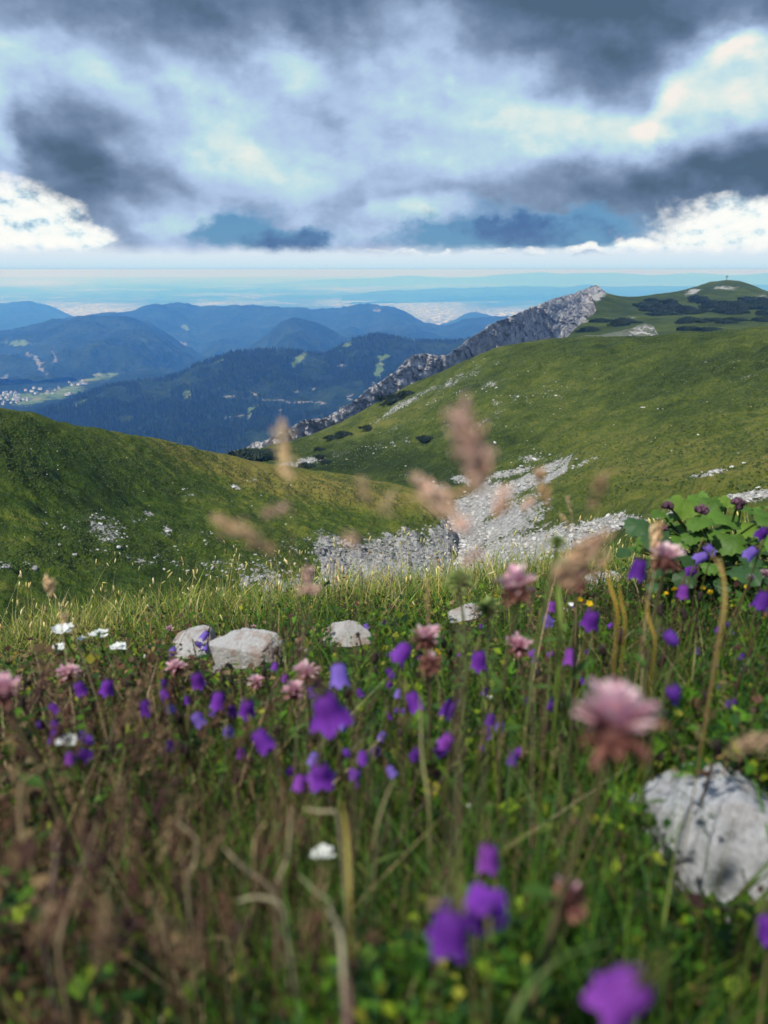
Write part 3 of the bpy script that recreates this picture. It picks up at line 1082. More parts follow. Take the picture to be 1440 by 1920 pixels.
def right_attr(v, u, t):
    px, py = project(v)
    n = fbm(v / 9.0, 3, 91)
    rock = np.maximum(mask_of(px, py, GULLY) * 0.95, mask_of(px, py, SPECK_R) * 0.72)
    n2 = fbm(v / 2.2, 3, 93)
    rock = np.clip(rock - 0.02 - (n - .5) * 0.6 - (n2 - .5) * 0.7, 0, 1.1) * (rock > 0.02)
    dry = 0.16 * ell(px, py, 1250, 850, 320, 90, -12) + 0.10 * ell(px, py, 620, 830, 160, 30, -26) - 0.12 * ell(px, py, 1250, 700, 380, 70, 0) + 0.10 * ell(px, py, 740, 740, 200, 40, -28) - 0.22 * ell(px, py, 850, 850, 160, 40, 0) - 0.30 * ell(px, py, 690, 872, 230, 30, 10)  # painted shade behind the left crest; other terms vary the grass tone
    return {'rock': rock, 'dry': dry}


def right_disp(v, u, t):
    w = v.copy()
    a = v[:, 0] * 0.92 + v[:, 1] * 0.38
    b = -v[:, 0] * 0.38 + v[:, 1] * 0.92
    vis = sstep(t, 0.2, 1.0) * (1 - 0.7 * sstep(t, 4.4, 5.0))
    n = fbm(np.c_[a / 26, b / 9, v[:, 2] * 0], 4, 101) - 0.5
    n2 = fbm(np.c_[a / 7, b / 3.0, v[:, 2] * 0], 4, 103, 0.6) - 0.5
    n3 = fbm(np.c_[a / 60, b / 40, v[:, 2] * 0], 3, 105) - 0.5
    px, py = project(v)
    gm = np.clip(mask_of(px, py, GULLY), 0, 1)
    rg = fbm(v / 3.0, 4, 107, 0.6, ridged=True) - .5
    hol = fbm(np.c_[a / 14, b / 8, v[:, 2] * 0], 3, 109, .5, ridged=True) - .6
    ter = np.sin(v[:, 2] * 2.6 + 9 * (n + n3)) * (fbm(v / 22, 2, 108) > .47)
    w[:, 2] += vis * (n * 6.2 * (1 - .6 * gm) + n2 * 1.7 + hol * 3.4 * (1 - gm) + n3 * 7.0 * (1 - gm) + .22 * ter * (1 - gm)) + gm * rg * 0.9 - 2.2 * gm * sstep(t, 0.3, 1.0)
    return w


RIGHT = loft('right_slope', [
    [(300, 1040, 250), (700, 1100, 170), (850, 1130, 140), (1000, 1120, 125), (1200, 1100, 105), (1600, 1080, 85)],
    [(340, 940, 280), (700, 965, 225), (860, 1000, 185), (960, 985, 170), (1080, 965, 155), (1200, 945, 140), (1440, 930, 118), (1600, 925, 105)],
    [(360, 890, 310), (600, 900, 275), (740, 905, 255), (880, 918, 225), (1000, 905, 215), (1100, 885, 205), (1300, 850, 185), (1600, 820, 160)],
    [(380, 872, 330), (560, 850, 325), (700, 820, 315), (900, 800, 275), (1100, 780, 262), (1300, 760, 245), (1600, 735, 220)],
    [(400, 864, 350), (520, 845, 352), (640, 800, 352), (760, 745, 348), (880, 705, 335), (1060, 682, 315), (1250, 672, 300), (1600, 660, 280)],
    [(410, 860, 370), (445, 853, 372), (500, 838, 374), (570, 818, 376), (640, 790, 378), (700, 763, 378), (770, 722, 376), (830, 695, 374), (880, 672, 372), (930, 653, 368), (990, 641, 362), (1060, 634, 356), (1150, 632, 350), (1250, 628, 344), (1350, 621, 338), (1440, 613, 332), (1600, 602, 325)],
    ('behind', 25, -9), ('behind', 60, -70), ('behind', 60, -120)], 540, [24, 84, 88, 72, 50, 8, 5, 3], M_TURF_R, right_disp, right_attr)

# left slope: its foot is a broken limestone wall above the gully
WALL = [(700, 1068, 100, 46, 4, 1.2), (615, 1062, 36, 56, 0, 1.05), (775, 1048, 60, 50, 12, 1.15), (825, 1035, 28, 62, 14, 1.2), (838, 1075, 30, 40, 0, 1.2), (560, 1100, 80, 24, 0, 0.9), (470, 1085, 50, 22, 0, 0.62)]
SPECK_L = [(205, 1000, 30, 26, 40, 0.85), (180, 975, 20, 14, 0, 0.7), (225, 1025, 16, 6, 10, 0.8), (240, 975, 30, 10, 0, 0.55), (275, 963, 12, 5, 15, 0.8), (313, 995, 8, 14, -15, 0.8), (85, 980, 10, 6, 20, 0.6), (120, 985, 10, 6, 20, 0.6), (440, 912, 14, 4, 10, 0.85), (345, 925, 20, 8, 10, 0.62), (470, 902, 14, 4, 0, 0.6),
           (20, 1060, 30, 8, 0, 0.75), (60, 1065, 14, 5, 0, 0.7), (130, 1035, 24, 8, 20, 0.42), (200, 1030, 60, 10, 10, 0.5), (300, 1050, 80, 14, 0, 0.5), (360, 1010, 40, 16, 0, 0.45), (400, 1060, 60, 20, 0, 0.6), (500, 1060, 50, 30, 0, 0.55), (560, 1030, 30, 30, 0, 0.5)]


def left_attr(v, u, t):
    px, py = project(v)
    n = fbm(v / 6.0, 3, 111)
    rock = np.maximum(mask_of(px, py, WALL) * 0.95, mask_of(px, py, SPECK_L) * 0.74)
    n2 = fbm(v / 1.6, 3, 113)
    rock = np.clip(rock - 0.08 - (n - .5) * 0.8 - (n2 - .5) * 0.9, 0, 1.1) * (rock > 0.02)
    dry = 0.42 * ell(px, py, 660, 915, 230, 34, 12) + 0.20 * ell(px, py, 300, 840, 340, 26, 14) - 0.10 * ell(px, py, 120, 950, 260, 90, 0)  # painted sunlight along the crest; last term darkens the far left
    return {'rock': rock, 'dry': dry}


def left_disp(v, u, t):
    w = v.copy()
    a = v[:, 0] * 0.86 - v[:, 1] * 0.5
    b = v[:, 0] * 0.5 + v[:, 1] * 0.86
    n = fbm(np.c_[a / 16, b / 8, v[:, 2] * 0], 4, 121) - 0.5
    n2 = fbm(np.c_[a / 3.5, b / 2.0, v[:, 2] * 0], 4, 123, 0.6) - 0.5
    px, py = project(v)
    gm = np.clip(mask_of(px, py, WALL), 0, 1)
    rg = fbm(np.c_[v[:, 0] / 3.2, v[:, 1] / 3.2, v[:, 2] / 2.0], 5, 127, 0.6, ridged=True) - .55
    ck = 1 - 0.6 * sstep(t, 2.5, 3.0)
    hol = fbm(np.c_[a / 9, b / 5, v[:, 2] * 0], 3, 129, .5, ridged=True) - .6
    ter = np.sin(v[:, 2] * 3.4 + 9 * n) * (fbm(v / 16, 2, 128) > .47)
    w[:, 2] += ck * (n * 4.2 + n2 * 1.2 + hol * 2.0 + .14 * ter)
    h = np.hypot(v[:, 0], v[:, 1])
    fade = 1 - sstep(u, .80, .88)
    w[:, :2] -= (v[:, :2] / h[:, None]) * (gm * rg * 5.0 * fade)[:, None]
    w[:, 2] += gm * rg * 1.6
    return w


LEFT = loft('left_slope', [
    [(-200, 1220, 70), (0, 1200, 78), (300, 1190, 88), (500, 1170, 98), (650, 1150, 110), (780, 1150, 118), (860, 1165, 122), (1000, 1190, 122)],
    [(-200, 1080, 92), (0, 1070, 98), (300, 1060, 108), (500, 1050, 120), (640, 1040, 134), (760, 1042, 146), (840, 1072, 150), (880, 1100, 150), (980, 1160, 146)],
    [(-200, 900, 118), (0, 905, 124), (250, 930, 138), (430, 940, 152), (600, 965, 158), (720, 985, 164), (800, 1008, 167), (850, 1050, 168), (890, 1090, 168), (960, 1140, 165)],
    [(-200, 730, 142), (-60, 757, 148), (0, 770, 150), (60, 780, 154), (140, 795, 160), (230, 815, 166), (330, 836, 174), (430, 857, 182), (500, 869, 186), (570, 880, 188), (640, 891, 190), (700, 903, 190), (750, 913, 189), (790, 926, 187), (815, 945, 185), (836, 972, 184), (856, 1015, 184), (880, 1060, 184), (940, 1110, 182)],
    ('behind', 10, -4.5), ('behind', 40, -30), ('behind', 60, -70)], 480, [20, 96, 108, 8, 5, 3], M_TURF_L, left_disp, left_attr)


# loose limestone on the slopes
def rock_bases(seed, k=6):
    out = []
    r = np.random.default_rng(seed)
    v0, f0 = ico(0)
    for _ in range(k):
        v = v0 * r.uniform(0.6, 1.15, (len(v0), 1)) * np.array([1, r.uniform(.6, 1), r.uniform(.45, .8)])
        out.append((v, f0))
    return out


def rubble(name, terr, items, n, size, label, seed, thresh=0.35, power=1.0, tone=1.0):
    bases = rock_bases(seed)
    r = np.random.default_rng(seed)
    w = np.array([it[2] * it[3] * it[5] for it in items]); w = w / w.sum()
    k = r.choice(len(items), n, p=w)
    it = np.array([i[:5] for i in items])[k]
    ang = np.radians(it[:, 4]); rad = np.sqrt(r.random(n)) * 1.25; th = r.uniform(0, 2 * pi, n)
    ux, uy = rad * np.cos(th) * it[:, 2], rad * np.sin(th) * it[:, 3]
    px = it[:, 0] + ux * np.cos(ang) - uy * np.sin(ang)
    py = it[:, 1] + ux * np.sin(ang) + uy * np.cos(ang)
    keep = r.random(n) < np.clip(mask_of(px, py, items), 0, 1) ** power
    pos, nr, ok = hit_many(terr, px[keep], py[keep])
    m = len(pos)
    cl = fbm(pos / 2.5, 3, seed)
    sel = cl > thresh
    pos = pos[sel]; m = len(pos)
    s = size[0] + (size[1] - size[0]) * r.random(m) ** 5
    cols = tone * np.array([0.44, 0.435, 0.42]) * r.uniform(0.5, 1.15, m)[:, None]
    rot = np.einsum('nij,njk->nik', rotz(r.uniform(0, 6.28, m)), rotx(r.normal(0, .35, m)))
    o = obj(name, scatter_mesh(name, bases, r.integers(0, len(bases), m), pos, rot, np.c_[s, s, s], [M_RUBBLE], cols, False))
    tag(o, label, 'gravel', kind='stuff')


rubble('rubble', 'right_slope', GULLY, 9000, (0.06, 0.85), 'white limestone rubble filling the stream gully between the slopes', 201)
rubble('rubble', 'left_slope', WALL, 5000, (0.06, 0.65), 'grey limestone blocks broken from the wall at the foot of the left slope', 203, tone=.72)
rubble('rubble', 'left_slope', SPECK_L, 2200, (0.08, 0.42), 'small white limestone pieces showing through the turf of the left slope', 205, 0.45)
rubble('rubble', 'right_slope', SPECK_R, 2600, (0.14, 0.7), 'small white limestone pieces showing through the turf of the right slope', 207, 0.45)


def lone_rocks():
    bases = rock_bases(211, 8)
    meshes = [mesh_data('limestone_rock', v, f, [M_RUBBLE], {'Col': np.tile([0.56, 0.555, 0.54], (len(v), 1))}, False) for v, f in bases]
    r = random.Random(5)
    named = [('right_slope', 1043, 742, .8, 'isolated pale limestone rock high in the middle of the right slope'), ('right_slope', 928, 830, .9, 'pale rock just right of the tall blurred grass plume'),
             ('right_slope', 1003, 862, 1.1, 'flat white rock on the right slope above the gully bend'), ('right_slope', 1182, 979, .8, 'white boulder at the gully edge beside the leafy plant'),
             ('right_slope', 1205, 764, .8, 'small white rock alone in the right part of the right slope'), ('right_slope', 1395, 868, .5, 'white rock low on the right slope above the leafy plant'),
             ('right_slope', 1423, 915, .7, 'rounded boulder beside the upper gully above the leafy plant'), ('right_slope', 1022, 700, .7, 'pale rock below the middle of the right skyline'),
             ('left_slope', 438, 913, .55, 'flat white slab near the skyline of the left slope'), ('left_slope', 275, 964, .45, 'flat white rock in the middle of the left slope'),
             ('left_slope', 313, 996, .5, 'tall white rock right of the stony patch on the left slope'), ('left_slope', 222, 1026, .5, 'white slab at the lower edge of the stony patch on the left slope'),
             ('left_slope', 186, 983, .5, 'white rock at the top of the stony patch on the left slope')]
    for t, x, y, s, lab in named:
        p, n = hit(t, x, y)
        if p is None: continue
        o = obj('limestone_rock', r.choice(meshes), None, p); o.scale = (s * 1.3, s, s * .8); o.rotation_euler = (r.uniform(-.3, .3), r.uniform(-.3, .3), r.uniform(0, 6))
        tag(o, lab, 'rock', 'single rocks on the slopes')
    for k in range(26):                      # boulders where the rock wall meets the stream bed
        y = r.uniform(975, 1088)
        x = float(np.interp(y, [975, 1015, 1060, 1090], [838, 856, 868, 872])) + r.gauss(0, 9)
        c = [q for q in (hit('left_slope', x, y)[0], hit('right_slope', x, y)[0]) if q is not None]
        if not c: continue
        p = min(c, key=lambda q: q.length)
        s = r.uniform(.35, 1.15)
        o = obj('limestone_rock', r.choice(meshes), None, p); o.scale = (s * 1.2, s, s * .8); o.rotation_euler = (r.uniform(-.4, .4), r.uniform(-.4, .4), r.uniform(0, 6))
        tag(o, 'grey boulder at the foot of the rock wall beside the gully bed', 'rock', 'boulders along the gully')
    for t, (x0, x1, y0, y1), n, s0, s1, lab, grp in (
            ('left_slope', (20, 560, 830, 1040), 70, .10, .26, 'small white stone lying loose in the turf of the left slope', 'loose stones on the left slope'),
            ('right_slope', (620, 1430, 660, 900), 110, .16, .42, 'small white stone lying loose in the turf of the right slope', 'loose stones on the right slope')):
        k = 0
        while k < n:
            x, y = r.uniform(x0, x1), r.uniform(y0, y1)
            p, nn = hit(t, x, y)
            k += 1
            if p is None: continue
            s = s0 + (s1 - s0) * r.random() ** 2
            o = obj('limestone_rock', r.choice(meshes), None, p); o.scale = (s * 1.3, s, s * .8); o.rotation_euler = (r.uniform(-.3, .3), r.uniform(-.3, .3), r.uniform(0, 6))
            tag(o, lab, 'rock', grp)


lone_rocks()


def tussocks(name, sheet, rows, n, items, pal, size, label, seed):
    r = np.random.default_rng(seed)
    _, G, tp = sheet
    nu = G.shape[1]
    rs = np.where((tp > rows[0]) & (tp < rows[1]))[0]
    i = r.choice(rs, n); j = r.integers(0, nu - 1, n)
    a, b = r.random(n)[:, None], r.random(n)[:, None]
    p = G[i, j] * (1 - a) * (1 - b) + G[i, j + 1] * a * (1 - b) + G[i + 1, j] * (1 - a) * b + G[i + 1, j + 1] * a * b
    px, py = project(p)
    cl = fbm(p / 13.0, 4, seed)
    k = (cl + r.normal(0, .05, n) > .50) & (mask_of(px, py, items) < .45) & (px > -40) & (px < 1480)
    p = p[k]; n = len(p)
    bv = np.array([(1, 0, 0), (0, 1, 0), (-1, 0, 0), (0, -1, 0), (.35, .2, 1.0), (-.3, -.3, .8)])
    bf = np.array([(0, 1, 4), (1, 2, 4), (2, 3, 5), (3, 0, 5), (0, 4, 5), (2, 5, 4)])
    s_ = r.uniform(size[0], size[1], n)
    cols = np.array(pal)[r.integers(0, len(pal), n)] * r.uniform(.7, 1.35, (n, 1))
    rot = np.einsum('nij,njk->nik', rotz(r.uniform(0, 6.28, n)), rotx(r.normal(0, .3, n)))
    o = obj(name, scatter_mesh(name, [(bv, bf)], np.zeros(n, int), p - [0, 0, .03], rot, np.c_[s_, s_, s_ * r.uniform(.5, 1.1, n)], [M_PLANT], cols))
    tag(o, label, 'grass', kind='stuff')


tussocks('grass_tussocks', LEFT, (1.0, 3.0), 42000, WALL, [(.038, .066, .010), (.050, .082, .012), (.075, .095, .018), (.032, .056, .008), (.060, .092, .014)], (.10, .28), 'short grass tussocks covering the left slope', 221)
tussocks('grass_tussocks', RIGHT, (1.0, 5.0), 52000, GULLY, [(.048, .075, .012), (.062, .09, .015), (.085, .105, .022), (.042, .066, .011), (.07, .098, .017)], (.16, .42), 'short grass tussocks covering the right slope', 223)


# dwarf pines: low dark cushions made of many short needle tufts
def dwarf_pine_mesh(seed, n=260):
    r = np.random.default_rng(seed)
    bv, bf = cone_tree(4)
    th = r.uniform(0, 6.28, n); rad = np.sqrt(r.random(n))
    lob = 1 + 0.25 * np.sin(3 * th + seed) + 0.15 * np.sin(7 * th + 2 * seed)
    x, y = rad * np.cos(th) * lob, rad * np.sin(th) * lob
    z = 0.75 * np.sqrt(np.clip(1 - rad ** 2, 0, 1)) * r.uniform(.55, 1.0, n) - 0.15
    s = r.uniform(.10, .2, n)
    cols = np.array([0.016, 0.028, 0.012]) * r.uniform(.5, 1.8, n)[:, None]
    rot = np.einsum('nij,njk->nik', rotz(th), rotx(-r.uniform(-.2, .9, n) * rad))
    return scatter_mesh('dwarf_pine', [(bv, bf)], np.zeros(n, int), np.c_[x, y, z], rot, np.c_[s, s, s * 3.2], [M_PLANT], cols, False)


def dwarf_pines():
    protos = [dwarf_pine_mesh(300 + k) for k in range(5)]
    r = random.Random(9)
    G1, G2 = 'dwarf pines on the right slope', 'dwarf pines on the summit slope'
    rows = [('right_slope', 796, 825, 15, 'lone dark oval pine cushion in the middle of the right slope'),
            ('right_slope', 470, 860, 38, 'long dark pine cushion at the left end of the right slope'), ('right_slope', 450, 859, 22, 'leftmost dark pine cushion where the right slope meets the blue ridge'), ('right_slope', 505, 852, 20, 'dark pine cushion low under the cliff foot'),
            ('right_slope', 622, 823, 13, 'dark pine cushion on a small step below the cliff'), ('right_slope', 643, 817, 16, 'right one of two adjoining pine cushions below the cliff'),
            ('right_slope', 598, 845, 11, 'small round pine cushion above the pale outcrop'), ('right_slope', 600, 858, 10, 'pine cushion beside the pale outcrop'), ('right_slope', 573, 876, 16, 'dark pine cushion at the foot of the pale outcrop'),
            ('right_slope', 690, 805, 14, 'narrow pine cushion on the green rib below the cliff'), ('right_slope', 740, 752, 26, 'long dark pine strip on the rib beside the cliff'), ('right_slope', 762, 742, 18, 'dark pine cushion halfway up the rib beside the cliff'), ('right_slope', 840, 690, 18, 'pine cushion on the upper rib beside the cliff'),
            ('right_slope', 812, 703, 16, 'dark pine cushion under the cliff shoulder'), ('right_slope', 610, 868, 10, 'little pine cushion right of the pale outcrop')]
    pts = []
    for t, x, y, w, lab in rows:
        p, n = hit(t, x, y)
        if p is None: continue
        s = w * p.length / F
        o = obj('dwarf_pine', r.choice(protos), None, p)
        o.scale = (s, s * .8, s * .42 + .5); o.rotation_euler = (0, 0, r.uniform(-.25, .25))
        tag(o, lab, 'shrub', G1)
    bands = [(1205, 1270, 571, 584, 14, 'at the left end of the upper thicket below the summit cross'), (1230, 1340, 576, 592, 22, 'in the middle of the upper thicket below the summit cross'), (1300, 1440, 562, 585, 24, 'in the widest thicket directly under the summit cross'),
             (1340, 1440, 580, 592, 12, 'along the lower right fringe of the thicket under the cross'), (1255, 1395, 600, 608, 16, 'in the long separate strip halfway down the summit slope'), (1275, 1345, 617, 622, 9, 'in the lowest short strip just above the right slope skyline'),
             (1420, 1440, 598, 612, 3, 'in the small clump at the right edge of the summit slope'), (1120, 1180, 602, 606, 5, 'in the short strip behind the lower outcrop'), (1160, 1195, 604, 613, 4, 'in the clump touching the top of the lower outcrop'),
             (1090, 1110, 618, 623, 3, 'in the tiny clump left of the lower outcrop'), (1222, 1260, 563, 568, 4, 'in the thin line above the upper thicket'), (1232, 1245, 545, 547, 2, 'on the saddle between cliff top and summit')]
    for x0, x1, y0, y1, n, where in bands:
        for k in range(n):
            x, y = r.uniform(x0, x1), r.uniform(y0, y1)
            p, nn = hit('summit_slope', x, y)
            if p is None: continue
            s = r.uniform(8, 17) * p.length / F
            o = obj('dwarf_pine', r.choice(protos), None, p)
            o.scale = (s * r.uniform(.8, 1.3), s * r.uniform(.6, 1.1), s * r.uniform(.38, .6)); o.rotation_euler = (0, 0, r.uniform(-.5, .5))
            tag(o, 'dark dwarf pine cushion ' + where, 'shrub', G2)


dwarf_pines()


def summit_cross():
    p, n = hit('summit_slope', 1362, 528)
    e = empty('summit_cross', p)
    tag(e, 'tiny dark wooden cross on top of the far right summit', 'cross')
    m = plain_mat('weathered_wood', (0.05, 0.04, 0.035), .9)
    b = MB(); b.tube([(0, 0, -1), (0, 0, 7.5)], .34, 4); obj('post', b.data('post', [m], False, False), e)
    b = MB(); b.tube([(-1.9, 0, 5.4), (1.9, 0, 5.4)], .28, 4); obj('crossbar', b.data('crossbar', [m], False, False), e)


summit_cross()

# ------------------------------------------------------------------ the meadow in front
PR = np.array([0, 0.5, 1.0, 1.7, 2.5, 3.5, 4.5, 6, 10, 30, 70, 130, 200.])
PZ = np.array([-.42, -.48, -.58, -.82, -1.13, -1.67, -2.28, -3.3, -6.1, -18.0, -39.5, -66, -100.])
XR = np.linspace(0, 200, 4001)
XZ = pchip(PR, PZ[:, None], XR)[:, 0]


def gz(x, y, rough=True):
    x = np.atleast_1d(np.asarray(x, float)); y = np.atleast_1d(np.asarray(y, float))
    r = np.hypot(x, y)
    f = np.clip(y / np.maximum(r, 1e-6), -1, 1)
    k = sstep(f, -0.2, 0.7)                      # behind the camera the ground stays level
    z = np.interp(r, XR, XZ) * k + (-0.42 - 0.10 * np.minimum(r, 60)) * (1 - k)
    t = np.maximum(x - 0.12, 0)
    z = z + 0.27 * np.minimum(t, 2.6) * k - 0.03 * np.minimum(np.maximum(-x, 0), 3)
    if rough:
        p = np.c_[x, y, np.zeros_like(x)]
        z = z + 0.05 * (fbm(p * 1.9, 3, 401) - .5) + 0.02 * (fbm(p * 9, 2, 403) - .5) + sstep(r, 4, 20) * 1.2 * (fbm(p / 6, 3, 405) - .5)
    return z


def gz1(x, y):
    return float(gz(x, y)[0])


def build_ground():
    rr = np.concatenate([[0.0], np.geomspace(0.05, 130, 140)])
    aa = np.linspace(-pi, pi, 289)
    A, R_ = np.meshgrid(aa, rr)
    x, y = (R_ * np.sin(A)).ravel(), (R_ * np.cos(A)).ravel()
    v = np.c_[x, y, gz(x, y)]
    nu = len(aa)
    i = np.arange(len(rr) - 1)[:, None] * nu + np.arange(nu - 1)[None]
    f = np.stack([i, i + nu, i + nu + 1, i + 1], -1).reshape(-1, 4)
    o = obj('ground', mesh_data('ground', v, f, [M_SOIL]))
    tag(o, kind='structure')


build_ground()

KEEP_CLEAR = []     # (px, py, sx, sy, max distance): sight lines to stones and flowers that the photo keeps open


def blocked(v, extra=0.0):
    """share of plants to drop where they would stand in front of a stone"""
    px, py = project(v)
    d = np.hypot(v[:, 0], v[:, 1])
    out = np.zeros(len(v))
    for cx, cy, sx, sy, far, w in KEEP_CLEAR:
        out = np.maximum(out, w * (d < far) * ((np.abs(px - cx) < sx) & (np.abs(py - cy) < sy)))
    return out


KEEP_CLEAR += [(1350, 1575, 135, 115, 0.6, 0.97), (460, 1218, 62, 36, 1.5, 0.95), (368, 1206, 44, 28, 1.5, 0.9), (658, 1190, 36, 24, 1.6, 0.9), (872, 1152, 30, 18, 2.4, 0.8), (745, 1122, 14, 18, 3.0, 0.8)]


def blades(name, base, h, w, lean, curve, ang, croot, ctip, material, segs=3):
    """ribbon blades; every array has one entry per blade"""
    n = len(base)
    t = np.linspace(0, 1, segs + 1)
    dx, dy = np.cos(ang), np.sin(ang)
    face = RNG.uniform(0, 2 * pi, n)
    sx, sy = np.cos(face), np.sin(face)
    V = np.zeros((n, segs + 1, 2, 3)); C = np.zeros((n, segs + 1, 2, 3))
    for k, tk in enumerate(t):
        out = h * (lean * tk + curve * tk * tk)
        up = h * tk * (1 - 0.35 * curve * tk)
        px = base[:, 0] + dx * out; py = base[:, 1] + dy * out; pz = base[:, 2] + up
        ww = w * (0.55 + 0.9 * tk - 1.42 * tk ** 2.2)
        ww = np.maximum(ww, w * 0.06)
        for q, sg in ((0, -1), (1, 1)):
            V[:, k, q, 0] = px + sg * sx * ww * .5
            V[:, k, q, 1] = py + sg * sy * ww * .5
            V[:, k, q, 2] = pz
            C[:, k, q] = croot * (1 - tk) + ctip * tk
    m = (segs + 1) * 2
    o = (np.arange(n) * m)[:, None]
    fs = []
    for k in range(segs):
        a = 2 * k
        fs.append(np.concatenate([o + a, o + a + 1, o + a + 3, o + a + 2], 1))
    return mesh_data(name, V.reshape(-1, 3), np.concatenate(fs), [material], {'Col': C.reshape(-1, 3)})


def wedge(n, r0, r1, azw=0.60, power=1.0, rng=RNG):
    """points on the ground in front of the camera, denser near it"""
    u = rng.random(n)
    r = np.exp(np.log(r0) + (np.log(r1) - np.log(r0)) * u ** power)
    a = rng.uniform(-azw, azw, n)
    x, y = r * np.sin(a), r * np.cos(a)
    return x, y, r, a


def pick(n, pal, wts, jit=0.25, rng=RNG):
    pal = np.array(pal); wts = np.array(wts, float); wts /= wts.sum()
    c = pal[rng.choice(len(pal), n, p=wts)]
    return c * rng.uniform(1 - jit, 1 + jit, (n, 1)) * rng.uniform(0.92, 1.08, (n, 3))


def far_grass():
    # tussocks of long grass along the brow of the slope
    n_t = 2900
    x, y, r, a = wedge(n_t, 1.75, 8.0, 0.62, 0.95)
    tf = fbm(np.c_[x * 1.1, y * 1.1, x * 0], 3, 411)
    tall = sstep(r, 1.8, 2.5)
    per = 17
    n = n_t * per
    bx = np.repeat(x, per) + RNG.normal(0, .035, n) * np.repeat(r, per) * 0.45
    by = np.repeat(y, per) + RNG.normal(0, .035, n) * np.repeat(r, per) * 0.45
    bz = gz(bx, by)
    R_ = np.repeat(r, per); T_ = np.repeat(tall, per); F_ = np.repeat(tf, per)
    h = RNG.uniform(.5, 1.15, n) * (0.05 + 0.10 * T_) * (0.7 + 0.6 * F_) * np.where(bx > .5, .8, 1)
    w = RNG.uniform(.0022, .0048, n) * (0.6 + 0.2 * R_)
    ang = np.repeat(RNG.uniform(0, 6.28, n_t), per) + RNG.normal(0, 1.3, n)
    lean = RNG.normal(.12, .18, n); curve = np.abs(RNG.normal(.35, .25, n))
    dry = np.clip((F_ - .42) * 3.0, 0, 1) * .75 + .08
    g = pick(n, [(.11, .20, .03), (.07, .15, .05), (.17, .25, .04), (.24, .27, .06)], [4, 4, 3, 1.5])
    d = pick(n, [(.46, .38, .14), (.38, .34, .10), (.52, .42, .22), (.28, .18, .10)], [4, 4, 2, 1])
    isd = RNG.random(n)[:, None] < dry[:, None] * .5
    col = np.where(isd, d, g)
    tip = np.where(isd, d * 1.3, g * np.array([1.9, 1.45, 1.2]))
    base = np.c_[bx, by, bz - .004]
    top = base + np.c_[np.cos(ang) * h * (lean + curve), np.sin(ang) * h * (lean + curve), h * .9]
    k = RNG.random(n) > blocked(top)
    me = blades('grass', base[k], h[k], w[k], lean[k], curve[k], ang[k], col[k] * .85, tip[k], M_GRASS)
    tag(obj('grass', me), 'long green and straw coloured grass along the brow of the meadow', 'grass', kind='stuff')
    # thin flowering stalks standing above it
    n = 1500
    x, y, r, a = wedge(n, 1.9, 6.5, .62, .85)
    tall = sstep(r, 1.9, 2.6)
    h = RNG.uniform(.14, .30, n) * (.45 + .55 * tall) * np.where(x > .6, .75, 1)
    ang = RNG.normal(.4, 1.2, n); lean = np.abs(RNG.normal(.15, .2, n)); curve = np.abs(RNG.normal(.15, .2, n))
    w = RNG.uniform(.0012, .0022, n) * (0.6 + .2 * r)
    c = pick(n, [(.55, .46, .2), (.46, .43, .15), (.62, .54, .32), (.30, .19, .11)], [4, 3, 2, 1])
    base = np.c_[x, y, gz(x, y)]
    top = base + np.c_[np.cos(ang) * h * (lean + curve), np.sin(ang) * h * (lean + curve), h * (1 - .35 * curve)]
    k = RNG.random(n) > blocked(top)
    me = blades('grass_stalks', base[k], h[k], w[k], lean[k], curve[k], ang[k], c[k] * .8, c[k], M_DRY, 4)
    tag(obj('grass_stalks', me), 'thin straw coloured flowering stalks above the brow grass', 'grass', kind='stuff')
    bv, bf = ico(0)
    sel = k & (RNG.random(n) < .75)
    m = sel.sum()
    s = RNG.uniform(.0016, .0030, m) * (.6 + .2 * r[sel])
    me = scatter_mesh('grass_heads', [(bv, bf)], np.zeros(m, int), top[sel], np.einsum('nij,njk->nik', rotz(ang[sel]), rotx(RNG.normal(0, .5, m))), np.c_[s, s, s * RNG.uniform(3, 6, m)], [M_DRY], c[sel] * 1.15)
    tag(obj('grass_heads', me), 'small straw coloured ears on the brow grass stalks', 'grass', kind='stuff')


far_grass()


def veg_h(r, x):
    """greatest height of the low growth at distance r"""
    return np.interp(r, [0.1, .3, .5, .8, 1.2, 1.7, 2.2, 3], [.16, .17, .16, .11, .075, .07, .09, .08])


